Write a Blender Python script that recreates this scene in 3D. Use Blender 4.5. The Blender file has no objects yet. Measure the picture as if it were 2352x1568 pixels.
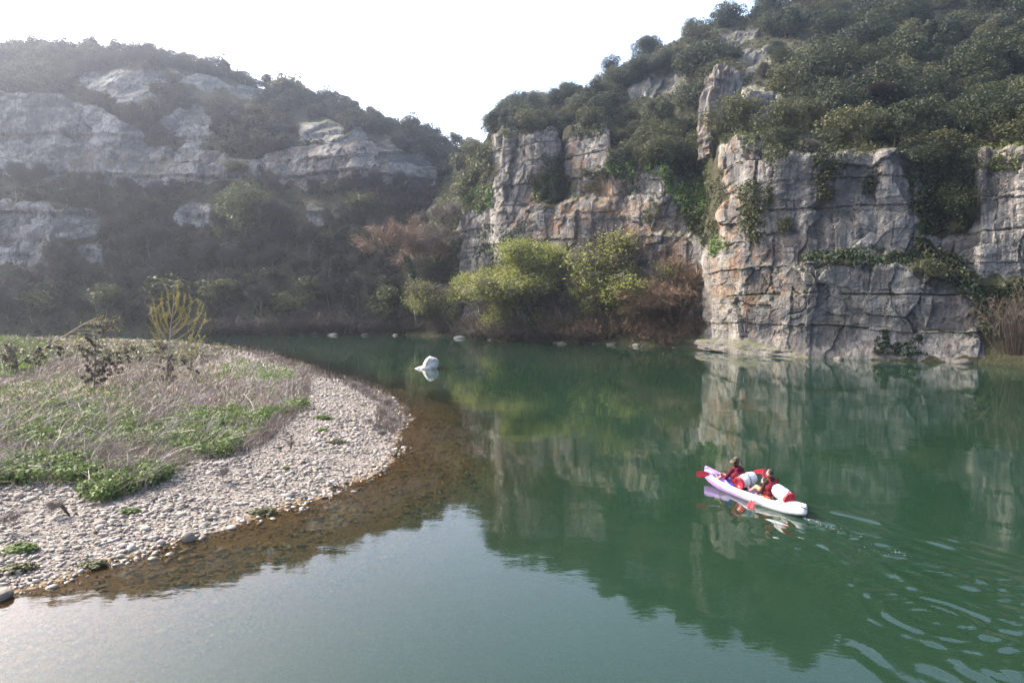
import bpy, math, random
import numpy as np
from mathutils import Vector, Matrix, Euler

S = bpy.context.scene
COL = S.collection
rng = np.random.default_rng(7)
PI = math.pi

# ---------------------------------------------------------------- camera
CAM_H = 6.0
PITCH = math.radians(3.066)
FPX = 1568.0                       # focal length in pixels of a 2352 x 1568 view
cam_d = bpy.data.cameras.new('camera')
cam_d.lens, cam_d.sensor_width = 24.0, 36.0
cam_d.clip_start, cam_d.clip_end = 0.1, 6000.0
cam = bpy.data.objects.new('camera', cam_d)
COL.objects.link(cam)
cam.location = (0, 0, CAM_H)
cam.rotation_euler = (math.radians(90) - PITCH, 0, 0)
S.camera = cam

# ---------------------------------------------------------------- sky and sun
SUN_AZ = math.radians(-67)         # to the left of the view direction (+Y)
SUN_EL = math.radians(41)
SUN_DIR = Vector((math.sin(SUN_AZ) * math.cos(SUN_EL), math.cos(SUN_AZ) * math.cos(SUN_EL), math.sin(SUN_EL)))
world = bpy.data.worlds.new('World')
S.world = world
world.use_nodes = True
nt = world.node_tree
bg = nt.nodes['Background']
sky = nt.nodes.new('ShaderNodeTexSky')
sky.sky_type = 'NISHITA'
sky.sun_disc = False
sky.sun_elevation = SUN_EL
sky.sun_rotation = SUN_AZ
sky.altitude = 100
sky.air_density = 1.0
sky.dust_density = 5.5
sky.ozone_density = 1.0
nt.links.new(sky.outputs[0], bg.inputs[0])
bg.inputs[1].default_value = 0.15
sun_d = bpy.data.lights.new('sun', 'SUN')
sun_d.energy = 2.1
sun_d.angle = math.radians(0.55)
sun_d.color = (1.0, 0.93, 0.83)
sun = bpy.data.objects.new('sun', sun_d)
COL.objects.link(sun)
sun.rotation_euler = SUN_DIR.to_track_quat('Z', 'Y').to_euler()
sun.location = SUN_DIR * 300

S.view_settings.view_transform = 'Standard'
S.view_settings.look = 'None'
S.view_settings.exposure = 2.1
S.view_settings.gamma = 1.0
S.view_settings.use_curve_mapping = False
S.render.engine = 'CYCLES'
cy = S.cycles
cy.use_denoising = True
cy.max_bounces = 6
cy.diffuse_bounces = 2
cy.glossy_bounces = 3
cy.transmission_bounces = 4
cy.transparent_max_bounces = 12
cy.volume_bounces = 0
cy.caustics_reflective = False
cy.caustics_refractive = False
cy.sample_clamp_indirect = 6.0

# ---------------------------------------------------------------- helpers
CP, SP = math.cos(PITCH), math.sin(PITCH)

def at(u, v, Y):
    """point at forward distance Y seen at pixel (u, v) of the 2352 x 1568 view"""
    u = np.asarray(u, float); v = np.asarray(v, float); Y = np.asarray(Y, float)
    b = (784.0 - v) / FPX
    dy = CP + b * SP
    dz = -SP + b * CP
    k = Y / dy
    return np.stack([(u - 1176.0) / FPX * k, Y + 0 * u + 0 * v, CAM_H + dz * k], -1)

def water_y(v, z=0.0):
    b = (784.0 - np.asarray(v, float)) / FPX
    return (z - CAM_H) / (-SP + b * CP) * (CP + b * SP)

def on_water(u, v, z=0.0):
    return at(u, v, water_y(v, z))

def sstep(a, b, x):
    t = np.clip((x - a) / (b - a), 0, 1)
    return t * t * (3 - 2 * t)

_perm = np.random.default_rng(11).permutation(256)
_perm = np.concatenate([_perm, _perm, _perm])
_grad = np.array([(1,1,0),(-1,1,0),(1,-1,0),(-1,-1,0),(1,0,1),(-1,0,1),(1,0,-1),(-1,0,-1),(0,1,1),(0,-1,1),(0,1,-1),(0,-1,-1),(1,1,0),(-1,1,0),(0,-1,1),(0,-1,-1)], float)

def perlin(p):
    p = np.asarray(p, float)
    i = np.floor(p).astype(int)
    f = p - i
    i &= 255
    w = f * f * f * (f * (f * 6 - 15) + 10)
    out = 0
    for dx in (0, 1):
        for dy in (0, 1):
            for dz in (0, 1):
                h = _perm[_perm[_perm[i[..., 0] + dx] + i[..., 1] + dy] + i[..., 2] + dz] & 15
                g = _grad[h]
                d = g[..., 0] * (f[..., 0] - dx) + g[..., 1] * (f[..., 1] - dy) + g[..., 2] * (f[..., 2] - dz)
                wx = w[..., 0] if dx else 1 - w[..., 0]
                wy = w[..., 1] if dy else 1 - w[..., 1]
                wz = w[..., 2] if dz else 1 - w[..., 2]
                out = out + d * wx * wy * wz
    return out

def fbm(p, octv=4, gain=0.5, lac=2.03):
    a, s, o = 1.0, 0, 0
    p = np.asarray(p, float)
    for k in range(octv):
        s = s + a * perlin(p + 17.3 * k)
        p = p * lac
        a *= gain
    return s

def hash2(i, j, k=0):
    x = np.sin(i * 127.1 + j * 311.7 + k * 74.7) * 43758.5453
    return x - np.floor(x)

def worley(a, b, jit=0.8):
    """2-D cells: distance to the nearest edge (F2-F1) and the nearest cell's random number"""
    ia, ib = np.floor(a), np.floor(b)
    f1 = np.full(a.shape, 9.0); f2 = np.full(a.shape, 9.0); cid = np.zeros(a.shape)
    for di in (-1, 0, 1):
        for dj in (-1, 0, 1):
            ci, cj = ia + di, ib + dj
            ox = ci + 0.5 + jit * (hash2(ci, cj, 1) - 0.5)
            oy = cj + 0.5 + jit * (hash2(ci, cj, 2) - 0.5)
            d = np.maximum(np.abs(ox - a), np.abs(oy - b)) * 0.6 + np.hypot(ox - a, oy - b) * 0.4
            h = hash2(ci, cj, 3)
            near = d < f1
            f2 = np.where(near, f1, np.minimum(f2, d))
            cid = np.where(near, h, cid)
            f1 = np.where(near, d, f1)
    return f2 - f1, cid

def mesh(name, V, F, mats=(), smooth=True, mi=None):
    """V (n,3); F an (m,3|4) array or a list of such arrays"""
    me = bpy.data.meshes.new(name)
    Fs = F if isinstance(F, list) else [F]
    Fs = [np.asarray(f, np.int32) for f in Fs if len(f)]
    V = np.asarray(V, np.float32)
    nl = sum(f.size for f in Fs); nf = sum(len(f) for f in Fs)
    me.vertices.add(len(V)); me.vertices.foreach_set('co', V.ravel())
    me.loops.add(nl); me.loops.foreach_set('vertex_index', np.concatenate([f.ravel() for f in Fs]))
    me.polygons.add(nf)
    starts = []; o = 0
    for f in Fs:
        starts.append(o + np.arange(len(f)) * f.shape[1]); o += f.size
    me.polygons.foreach_set('loop_start', np.concatenate(starts).astype(np.int32))
    me.polygons.foreach_set('use_smooth', np.full(nf, bool(smooth)))
    for m in (mats if isinstance(mats, (list, tuple)) else [mats]):
        me.materials.append(m)
    if mi is not None:
        me.polygons.foreach_set('material_index', np.asarray(mi, np.int32))
    me.update(calc_edges=True)
    me.validate()
    return me

def attr(me, name, vals):
    a = me.attributes.new(name, 'FLOAT', 'POINT')
    a.data.foreach_set('value', np.asarray(vals, np.float32).ravel())

def obj(name, me, parent=None, loc=None, label=None, cat=None, group=None, kind=None):
    o = bpy.data.objects.new(name, me)
    COL.objects.link(o)
    if parent is not None: o.parent = parent
    if loc is not None: o.location = loc
    tag(o, label, cat, group, kind)
    return o

def tag(o, label=None, cat=None, group=None, kind=None):
    for k, v in (('label', label), ('category', cat), ('group', group), ('kind', kind)):
        if v: o[k] = v
    return o

def copy_tree(o, parent=None):
    c = o.copy(); COL.objects.link(c)
    if parent is not None: c.parent = parent
    for ch in o.children: copy_tree(ch, c)
    return c

def grid_faces(nr, nc):
    i = np.arange(nr * nc).reshape(nr, nc)
    return np.stack([i[:-1, :-1], i[:-1, 1:], i[1:, 1:], i[1:, :-1]], -1).reshape(-1, 4)

def in_poly(poly, u, v):
    u = np.asarray(u, float); v = np.asarray(v, float)
    inside = np.zeros(u.shape, bool)
    n = len(poly)
    for i in range(n):
        x1, y1 = poly[i]; x2, y2 = poly[(i + 1) % n]
        if y1 == y2: continue
        c = ((y1 > v) != (y2 > v)) & (u < (x2 - x1) * (v - y1) / (y2 - y1) + x1)
        inside ^= c
    return inside

# ---------------------------------------------------------------- material helpers
class NT:
    def __init__(self, name):
        self.m = bpy.data.materials.new(name); self.m.use_nodes = True
        self.t = self.m.node_tree; self.t.nodes.clear()
        self.out = self.t.nodes.new('ShaderNodeOutputMaterial')
    def n(self, kind, ins=None, **kw):
        nd = self.t.nodes.new('ShaderNode' + kind)
        for k, v in kw.items(): setattr(nd, k, v)
        for k, v in (ins or {}).items():
            s = nd.inputs[k]
            if hasattr(v, 'is_output'): self.t.links.new(v, s)
            else: s.default_value = v
        return nd
    def math(self, op, a, b=0.5, clamp=False):
        nd = self.n('Math', {0: a, 1: b}, operation=op); nd.use_clamp = clamp; return nd.outputs[0]
    def ramp(self, fac, stops):
        nd = self.n('ValToRGB', {0: fac}); e = nd.color_ramp.elements
        while len(e) < len(stops): e.new(0.5)
        for k, (p, c) in enumerate(stops):
            e[k].position = p; e[k].color = c if len(c) == 4 else (*c, 1)
        return nd.outputs[0]
    def mix(self, fac, a, b, mode='MIX'):
        nd = self.t.nodes.new('ShaderNodeMix'); nd.data_type = 'RGBA'; nd.blend_type = mode
        for k, v in ((0, fac), (6, a), (7, b)):
            if hasattr(v, 'is_output'): self.t.links.new(v, nd.inputs[k])
            else: nd.inputs[k].default_value = v if k == 0 or len(v) == 4 else (*v, 1)
        return nd.outputs[2]
    def noise(self, vec, scale, detail=4, rough=0.6, dist=0.0):
        nd = self.n('TexNoise', {'Scale': scale, 'Detail': detail, 'Roughness': rough, 'Distortion': dist})
        if vec is not None: self.t.links.new(vec, nd.inputs['Vector'])
        return nd.outputs[0]
    def maprange(self, v, a, b, c=0.0, d=1.0):
        return self.n('MapRange', {0: v, 1: a, 2: b, 3: c, 4: d}).outputs[0]
    def scaled(self, vec, s):
        return self.n('Mapping', {'Vector': vec, 'Scale': s}).outputs[0]
    def surf(self, sh):
        self.t.links.new(sh, self.out.inputs[0]); return self.m

def plain(name, col, rough=0.6, spec=0.4, var=0.12, scale=8.0, metal=0.0, bump=0.0):
    """principled with a little procedural variation"""
    t = NT(name)
    co = t.n('TexCoord').outputs['Object']
    nz = t.noise(co, scale, 4)
    c = t.mix(nz, tuple(x * (1 - var) for x in col), tuple(min(1, x * (1 + var)) for x in col))
    ins = {'Base Color': c, 'Roughness': rough, 'Specular IOR Level': spec, 'Metallic': metal}
    if bump:
        ins['Normal'] = t.n('Bump', {'Strength': bump, 'Distance': 0.05, 'Height': t.noise(co, scale * 4, 3)}).outputs[0]
    return t.surf(t.n('BsdfPrincipled', ins).outputs[0])
# ================================================================ rock and hillside material
def rock_material(name, warm=1.0, grey=1.0):
    t = NT(name)
    g = t.n('NewGeometry'); pos = g.outputs['Position']
    rock = t.n('Attribute', attribute_name='rock').outputs['Fac']
    tint = t.n('Attribute', attribute_name='tint').outputs['Fac']
    och = t.n('Attribute', attribute_name='ochre').outputs['Fac']
    big = t.noise(pos, 0.13, 5, 0.6)
    mid = t.noise(pos, 0.7, 6, 0.65)
    fine = t.noise(pos, 5.0, 5, 0.7)
    streak = t.noise(t.scaled(pos, (0.9, 0.9, 0.07)), 1.0, 6, 0.65, 0.6)
    streak2 = t.noise(t.scaled(pos, (2.6, 2.6, 0.25)), 1.0, 4, 0.6, 0.4)
    # limestone: pale grey, each block its own tone
    base = t.ramp(t.math('ADD', t.math('MULTIPLY', tint, 0.55), t.math('MULTIPLY', mid, 0.45)),
                  [(0.22, (0.088 * grey, 0.086 * grey, 0.085 * grey)), (0.46, (0.222 * grey, 0.207 * grey, 0.187 * grey)), (0.72, (0.485 * grey, 0.45 * grey, 0.40 * grey))])
    base = t.mix(t.maprange(fine, 0.45, 0.65, 0.0, 0.42), base, (0.075, 0.075, 0.08))
    # grey-blue water streaks
    sf = t.math('MULTIPLY', t.maprange(streak, 0.5, 0.66), t.maprange(big, 0.38, 0.58))
    wea = t.math('MULTIPLY', t.maprange(t.noise(pos, 0.075, 4, 0.6), 0.44, 0.6), t.maprange(t.noise(pos, 0.9, 7, 0.75), 0.35, 0.62))
    base = t.mix(t.math('MULTIPLY', wea, 0.85), base, (0.062, 0.068, 0.08))
    base = t.mix(t.math('MULTIPLY', sf, 0.9), base, (0.045, 0.049, 0.058))
    base = t.mix(t.math('MULTIPLY', t.maprange(streak2, 0.52, 0.62), 0.6), base, (0.05, 0.053, 0.06))
    # iron stains
    of = t.math('MULTIPLY', t.maprange(t.noise(pos, 0.35, 6, 0.7), 0.47, 0.62), och)
    base = t.mix(t.math('MULTIPLY', of, 0.55 * warm), base, (0.26, 0.14, 0.065))
    base = t.mix(t.math('MULTIPLY', t.maprange(t.noise(pos, 1.1, 5, 0.7), 0.55, 0.68), t.math('MULTIPLY', och, 0.8)), base, (0.30, 0.20, 0.115))
    # soil, litter and low growth where no rock shows
    soil = t.ramp(t.noise(pos, 0.9, 5, 0.65), [(0.3, (0.03, 0.034, 0.015)), (0.55, (0.058, 0.055, 0.03)), (0.75, (0.09, 0.078, 0.05))])
    nz = t.n('SeparateXYZ', {0: g.outputs['Normal']}).outputs[2]
    flat = t.math('MULTIPLY', t.maprange(nz, 0.55, 0.9), t.maprange(mid, 0.35, 0.6))
    moss = t.mix(t.noise(pos, 1.7, 4), (0.06, 0.085, 0.02), (0.12, 0.115, 0.05))
    base = t.mix(flat, base, moss)
    col = t.mix(t.maprange(t.math('ADD', rock, t.math('MULTIPLY', t.math('SUBTRACT', mid, 0.5), 0.9)), 0.35, 0.6), soil, base)
    h = t.math('ADD', t.math('MULTIPLY', fine, 0.35), t.math('MULTIPLY', t.noise(pos, 1.6, 8, 0.7), 1.0))
    bmp = t.n('Bump', {'Strength': 1.0, 'Distance': 0.5, 'Height': h}).outputs[0]
    return t.surf(t.n('BsdfPrincipled', {'Base Color': col, 'Roughness': 0.92, 'Specular IOR Level': 0.15, 'Normal': bmp}).outputs[0])

M_ROCK = rock_material('limestone_cliff', 1.0, 0.76)
M_ROCKL = rock_material('limestone_far_cliff', 0.55, 0.9)

def build_wall(name, stations, rows, us, polys, mat, soft_rock, ochre_polys=(), wl=None, amp=1.0, depth_back=60, edge=0.0, beds=1.0):
    """stations: u -> list of (v, Y) levels, from the water line up to the skyline; lofted, then broken up into rock"""
    su = np.array([s[0] for s in stations], float)
    L = len(stations[0][1])
    lv = np.array([[p[0] for p in s[1]] for s in stations], float)
    lY = np.array([[p[1] for p in s[1]] for s in stations], float)
    V = np.stack([np.interp(us, su, lv[:, k]) for k in range(L)])
    Y = np.stack([np.interp(us, su, lY[:, k]) for k in range(L)])
    if edge:                             # ragged brinks and ledges
        for k, am in ((2, .35), (3, .35), (4, 1.0), (5, .8)):
            V[k] += edge * am * (1.3 * fbm(np.stack([us / 46.0, 0 * us + 3.1 * k, 0 * us], -1), 4, .6) + 0.5 * (hash2(np.floor(us / 21.0 + .4 * np.sin(us / 33)), 0 * us + k) - .5))
            Y[k] += edge * .10 * am * fbm(np.stack([us / 60.0, 0 * us + 9.1 * k, 0 * us], -1), 3)
    for k in range(L - 3, L):            # the slopes above the cliffs run smoothly along the valley
        g = np.arange(us[0] - 200, us[-1] + 200, 5.0); kern = np.exp(-(np.arange(-30, 31) * 5.0 / 50) ** 2); kern /= kern.sum()
        Y[k] = np.interp(us, g, np.convolve(np.pad(np.interp(g, us, Y[k]), 30, 'edge'), kern, 'valid'))
    rv, rY = [], []
    for k in range(L - 1):
        t = np.arange(rows[k]) / rows[k]
        rv.append(V[k][None] + (V[k + 1] - V[k])[None] * t[:, None])
        rY.append(Y[k][None] + (Y[k + 1] - Y[k])[None] * t[:, None])
    rv.append(V[-1:]); rY.append(Y[-1:])
    v = np.concatenate(rv); y = np.concatenate(rY)
    u = np.broadcast_to(us, v.shape)
    P = at(u, v, y)
    # rounding of the lofted corners
    for _ in range(2):
        P[1:-1] = 0.25 * P[:-2] + 0.5 * P[1:-1] + 0.25 * P[2:]
    # behind the skyline and below the water
    top = P[-1]
    back = []
    for k, (dy, dz) in enumerate(((6, 0.5), (18, -0.5), (depth_back, -6), (depth_back + 150, -10))):
        r = top * np.array([1, 1, 1])
        dirn = np.stack([r[:, 0], r[:, 1], 0 * r[:, 0]], -1); dirn /= np.linalg.norm(dirn, axis=1)[:, None]
        back.append(r + dirn * dy + np.array([0, 0, dz]))
    foot = P[0].copy(); foot[:, 2] = -4.5; foot[:, 1] -= 0.6
    gu = np.gradient(P, axis=1); gv = np.gradient(P, axis=0)
    N = np.cross(gu, gv); N /= np.linalg.norm(N, axis=-1, keepdims=True) + 1e-9
    N[N[..., 1] > 0.2] *= -1
    # rock mask
    mask = np.zeros(v.shape)
    wu = u + 22 * perlin(np.stack([u / 40, v / 40, 0 * u], -1)); wv = v + 18 * perlin(np.stack([u / 35, v / 35, 0 * u + 5], -1))
    for pl in polys: mask = np.maximum(mask, in_poly(pl, wu, wv))
    och = np.zeros(v.shape)
    for pl in ochre_polys: och = np.maximum(och, in_poly(pl, wu, wv))
    och = np.clip(och + soft_rock, 0, 1)
    m = mask.copy()
    for _ in range(6):
        m[1:-1, 1:-1] = (m[1:-1, 1:-1] * 2 + m[:-2, 1:-1] + m[2:, 1:-1] + m[1:-1, :-2] + m[1:-1, 2:]) / 6
        och[1:-1, 1:-1] = (och[1:-1, 1:-1] * 2 + och[:-2, 1:-1] + och[2:, 1:-1] + och[1:-1, :-2] + och[1:-1, 2:]) / 6
    # displacement
    a = P[..., 0] * 0.83 + P[..., 1] * -0.56
    z = P[..., 2]
    wa = a + 0.6 * perlin(P / 4.5) + 0.25 * perlin(P / 1.3 + 9)
    wz = z + 0.5 * perlin(P / np.array([18., 18., 8.])) + 0.12 * perlin(P / 1.7 + 3)
    e1, c1 = worley(wa / 5.0, wz / 5.6 + 3, 0.9)
    e2, c2 = worley(wa / 2.3 + 7, wz / 2.1, 0.95)
    e3, c3 = worley(wa / 0.85, wz / 0.7, 0.95)
    e4, c4 = worley(wa / 2.0 + 3, wz / 8.5 + 9, 0.9)
    lay = (wz + 0.9 * perlin(P / np.array([30., 30., 9.]) + 70)) / 3.4; li = np.floor(lay); lf = lay - li
    bed = hash2(np.floor(wa / 7 + li * 0.37), li, 8)
    strata = ((hash2(li, li * 0 + 4) - 0.5) * 0.6 - 0.42 * np.exp(-((lf - 0.03) / 0.02) ** 2) * sstep(0.42, 0.75, bed)) * beds
    d = 0.8 * fbm(P / np.array([9.0, 9.0, 13.0]), 2) + (c1 - 0.5) * 0.85 - 0.18 * np.exp(-(e1 / 0.03) ** 2) * sstep(-0.1, 0.25, perlin(P / 3.1 + 40))
    d += (c2 - 0.5) * 0.40 * sstep(-0.2, 0.3, perlin(P / 5 + 31)) - 0.05 * np.exp(-(e2 / 0.05) ** 2) * sstep(-0.1, 0.3, perlin(P / 2.1 + 50)) + (c3 - 0.5) * 0.13 + strata - 0.45 * np.exp(-(e4 / 0.03) ** 2) * sstep(0.2, 0.45, perlin(P / 6.0 + 60)) + (c4 - 0.5) * 0.5
    d += 0.13 * fbm(P / np.array([1.4, 1.4, 2.2]), 4, 0.6)
    ds = 0.8 * fbm(P / 6.0, 4)
    amp_v = sstep(0.3, 3.0, z) * 0.75 + 0.25
    D = (d * m * amp + ds * (1 - m)) * amp_v
    Pd = P + N * D[..., None]
    tint = np.clip(0.5 + (c1 - 0.5) * 0.45 + (c2 - 0.5) * 0.6 + (c3 - 0.5) * 0.45 + (c4 - .5) * 0.3, 0, 1)
    full = np.concatenate([foot[None], Pd] + [b[None] for b in back])
    nr, nc = full.shape[:2]
    ext = lambda A, val: np.concatenate([A[:1], A, np.repeat(A[-1:] * val, 4, 0)])
    me = mesh(name, full.reshape(-1, 3), grid_faces(nr, nc), [mat], smooth=False)
    attr(me, 'rock', ext(m, 0.0)); attr(me, 'tint', ext(tint, 1.0)); attr(me, 'ochre', ext(och, 1.0))
    o = obj(name, me, kind='structure')
    nd = np.cross(np.gradient(Pd, axis=1), np.gradient(Pd, axis=0)); nd /= np.linalg.norm(nd, axis=-1, keepdims=True) + 1e-9
    return dict(o=o, u=u, v=v, P=Pd, m=m, N=nd)

def spread(lo, hi, step, lo2, hi2, step2):
    return np.unique(np.concatenate([np.arange(lo2, lo, step2), np.arange(lo, hi, step), np.arange(hi, hi2 + 1, step2)]))

# ---------------------------------------------------------------- right hand side: cliffs above the river
def W(v): return float(water_y(v))
def rs(u, wlv, lev):
    """levels given as (v, metres behind the water line)"""
    y0 = W(wlv)
    return (u, [(wlv, y0)] + [(v, y0 + dy) for v, dy in lev])
R_ST = [
    rs(930, 770, [(745, 6), (650, 12), (640, 13), (560, 20), (540, 26), (480, 46), (420, 66), (375, 82)]),
    rs(1045, 774, [(735, 6), (640, 9), (630, 10), (478, 14), (462, 20), (425, 40), (385, 60), (350, 80)]),
    rs(1105, 778, [(735, 7), (600, 9), (590, 10), (430, 13), (418, 17), (390, 28), (360, 45), (345, 60)]),
    rs(1134, 780, [(735, 8), (560, 9), (545, 10.5), (318, 12), (310, 16), (300, 25), (292, 38), (286, 50)]),
    rs(1155, 781, [(735, 6), (560, 7), (550, 8.5), (303, 9), (297, 13), (288, 20), (278, 32), (272, 44)]),
    rs(1215, 784, [(735, 7), (470, 8), (460, 9.5), (300, 10), (294, 15), (276, 24), (262, 36), (252, 46)]),
    rs(1278, 787, [(735, 8), (470, 9), (460, 11), (315, 12), (305, 18), (262, 28), (240, 38), (228, 46)]),
    rs(1292, 788, [(735, 8), (470, 9), (440, 15), (345, 20), (318, 23), (258, 30), (236, 38), (224, 46)]),
    rs(1308, 788, [(735, 8), (470, 8.5), (440, 12), (300, 14), (292, 18), (252, 30), (228, 38), (218, 46)]),
    rs(1395, 791, [(735, 8), (475, 8), (455, 10), (292, 11), (284, 16), (235, 30), (195, 40), (185, 48)]),
    rs(1412, 792, [(735, 8), (480, 8), (470, 9), (388, 9.5), (375, 15), (260, 31), (180, 42), (158, 50)]),
    rs(1500, 796, [(735, 8), (540, 8), (530, 9), (390, 10), (372, 15), (225, 34), (150, 46), (118, 54)]),
    rs(1560, 798, [(740, 7), (540, 7), (530, 9), (420, 11), (385, 16), (215, 34), (130, 48), (82, 58)]),
    rs(1618, 801, [(745, 6), (560, 6.5), (540, 9), (440, 12), (395, 18), (220, 36), (120, 52), (58, 64)]),
    rs(1640, 803, [(760, 2.5), (605, 1.5), (600, 2.5), (420, 7), (360, 13), (210, 34), (105, 54), (52, 66)]),
    rs(1660, 806, [(770, 1.0), (610, 0.6), (604, 1.4), (345, 2.5), (325, 7), (205, 36), (95, 58), (46, 70)]),
    rs(1705, 812, [(770, 0.8), (612, 0.2), (606, 0.9), (318, 2.2), (305, 8), (190, 40), (88, 62), (38, 74)]),
    rs(1760, 815, [(770, 0.8), (612, 0.0), (606, 0.7), (332, 1.8), (315, 8), (170, 42), (70, 66), (22, 78)]),
    rs(1850, 821, [(770, 0.5), (600, -0.2), (592, 1.6), (355, 3.0), (332, 9), (160, 44), (50, 68), (-5, 82)]),
    rs(2000, 826, [(770, 0.5), (603, 0.2), (585, 2.6), (358, 4.2), (330, 10), (150, 46), (30, 72), (-45, 88)]),
    rs(2105, 829, [(770, 0.5), (610, 0.3), (592, 2.6), (346, 4.5), (318, 11), (140, 48), (20, 74), (-70, 92)]),
    rs(2128, 830, [(770, 0.6), (620, 0.6), (600, 2.8), (440, 6.0), (345, 12), (150, 46), (20, 74), (-75, 92)]),
    rs(2225, 834, [(770, 0.9), (640, 1.2), (625, 3.2), (455, 6.0), (350, 12), (150, 44), (10, 74), (-95, 94)]),
    rs(2250, 835, [(775, 1.2), (660, 1.5), (630, 3.0), (350, 5.0), (322, 10), (140, 42), (0, 74), (-100, 94)]),
    rs(2352, 839, [(775, 2.0), (670, 2.5), (640, 3.5), (335, 5.0), (310, 10), (120, 40), (-20, 74), (-120, 94)]),
    rs(2900, 868, [(800, 2.0), (690, 2.5), (650, 3.5), (310, 5.0), (285, 10), (80, 38), (-80, 72), (-200, 90)]),
    rs(3600, 905, [(820, 2.0), (700, 2.5), (650, 3.5), (280, 5.0), (250, 10), (40, 38), (-140, 70), (-300, 88)]),
]
R_POLY = [
    [(1646, 345), (1700, 312), (1760, 334), (1850, 352), (2000, 350), (2108, 340), (2112, 575), (1990, 590), (1850, 582), (1840, 600), (2100, 612), (2112, 640), (2240, 640), (2262, 825), (1630, 830), (1628, 700), (1640, 560), (1672, 430)],
    [(2112, 545), (2225, 535), (2250, 345), (2352, 335), (3600, 280), (3600, 660), (2352, 640), (2230, 625)],
    [(1128, 318), (1282, 300), (1280, 380), (1225, 430), (1235, 470), (1295, 470), (1306, 300), (1398, 290), (1405, 400), (1470, 385), (1565, 395), (1558, 480), (1600, 540), (1640, 560), (1640, 800), (1420, 745), (1060, 745), (1050, 480), (1130, 470)],
    [(1450, 195), (1560, 160), (1585, 205), (1530, 222), (1462, 228)],
    [(1688, 128), (1772, 112), (1768, 160), (1700, 178)],
    [(1595, 112), (1680, 78), (1745, 58), (1745, 84), (1660, 112)],
    [(1500, 105), (1565, 70), (1600, 62), (1560, 90), (1515, 118)],
    [(1705, 200), (1800, 195), (1800, 255), (1730, 300), (1700, 290)],
]
R_OCH = [[(1640, 560), (1800, 575), (1800, 680), (1700, 720), (1640, 720)], [(1640, 330), (1700, 320), (1690, 540), (1640, 560)], [(1200, 440), (1420, 400), (1560, 500), (1600, 660), (1400, 700), (1180, 520)], [(1300, 300), (1345, 300), (1345, 470), (1300, 470)]]
us_r = spread(1000, 2400, 2.6, 930, 3600, 24)
RW = build_wall('right_cliff', R_ST, [16, 84, 8, 110, 9, 46, 36, 22], us_r, R_POLY, M_ROCK, 0.2, R_OCH, amp=1.0, edge=11.0)

# ---------------------------------------------------------------- left hand side: the shaded hill across the river
def ls(u, lev): return (u, lev)
def Lst(u, wlv, a):
    y0 = W(wlv)
    return (u, [(wlv, y0)] + a)
L_ST = [
    Lst(-1400, 790, [(610, 118), (470, 122), (430, 128), (405, 130), (320, 132), (190, 135), (130, 150), (60, 166)]),
    Lst(-500, 774, [(608, 138), (470, 143), (430, 150), (408, 153), (330, 155), (205, 158), (150, 172), (85, 188)]),
    Lst(0, 768, [(605, 150), (470, 155), (430, 163), (408, 166), (330, 168), (212, 171), (160, 186), (108, 202)]),
    Lst(150, 768, [(605, 150), (478, 155), (432, 164), (415, 167), (330, 169), (224, 172), (160, 188), (122, 202)]),
    Lst(240, 768, [(605, 151), (505, 158), (445, 165), (426, 167), (335, 169), (240, 173), (165, 186), (126, 201)]),
    Lst(330, 768, [(605, 152), (520, 160), (450, 166), (430, 168), (340, 171), (250, 176), (150, 186), (122, 200)]),
    Lst(480, 768, [(605, 153), (530, 160), (450, 166), (412, 168), (345, 171), (262, 180), (178, 192), (160, 200)]),
    Lst(620, 768, [(605, 152), (500, 160), (425, 166), (385, 168), (360, 169.5), (343, 172), (228, 192), (206, 202)]),
    Lst(700, 768, [(600, 152), (500, 158), (445, 163), (433, 164), (380, 166), (325, 170), (252, 190), (232, 200)]),
    Lst(810, 768, [(600, 152), (510, 158), (440, 163), (402, 164), (350, 166), (307, 169), (280, 188), (262, 198)]),
    Lst(900, 769, [(600, 154), (510, 160), (445, 165), (425, 166), (370, 168), (328, 171), (305, 186), (292, 198)]),
    Lst(1000, 770, [(600, 158), (510, 166), (450, 172), (430, 173), (400, 175), (382, 178), (345, 190), (325, 202)]),
    Lst(1075, 771, [(600, 166), (520, 176), (470, 186), (440, 190), (420, 194), (400, 198), (365, 208), (345, 220)]),
    Lst(1250, 772, [(620, 180), (540, 190), (490, 200), (470, 206), (440, 212), (420, 218), (380, 232), (355, 250)]),
    Lst(1700, 774, [(640, 200), (560, 215), (520, 225), (490, 232), (460, 240), (440, 246), (400, 262), (380, 280)]),
]
L_POLY = [
    [(-1400, 190), (0, 208), (145, 222), (230, 250), (330, 312), (360, 350), (430, 330), (500, 345), (600, 378), (600, 412), (485, 415), (310, 430), (190, 416), (0, 408), (-1400, 402)],
    [(190, 172), (300, 152), (355, 190), (350, 242), (290, 238), (200, 205)],
    [(324, 162), (440, 167), (614, 212), (600, 230), (450, 198), (330, 192)],
    [(671, 281), (790, 285), (775, 322), (690, 326)],
    [(600, 378), (640, 345), (740, 335), (810, 303), (880, 325), (1000, 381), (1008, 430), (900, 425), (800, 402), (700, 436), (640, 412)],
    [(-1400, 465), (0, 465), (120, 475), (228, 490), (222, 532), (115, 562), (105, 605), (0, 612), (-1400, 612)],
    [(405, 460), (490, 465), (485, 502), (440, 532), (410, 522)],
    [(190, 560), (230, 560), (232, 605), (190, 605)],
    [(375, 278), (440, 240), (480, 250), (492, 305), (450, 335), (375, 300)],
    [(700, 480), (752, 480), (752, 522), (700, 522)],
]
L_OCH = [[(150, 350), (520, 350), (500, 430), (150, 420)], [(600, 340), (900, 310), (900, 430), (600, 430)]]
us_l = spread(-60, 1130, 4.0, -1400, 1700, 30)
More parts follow.
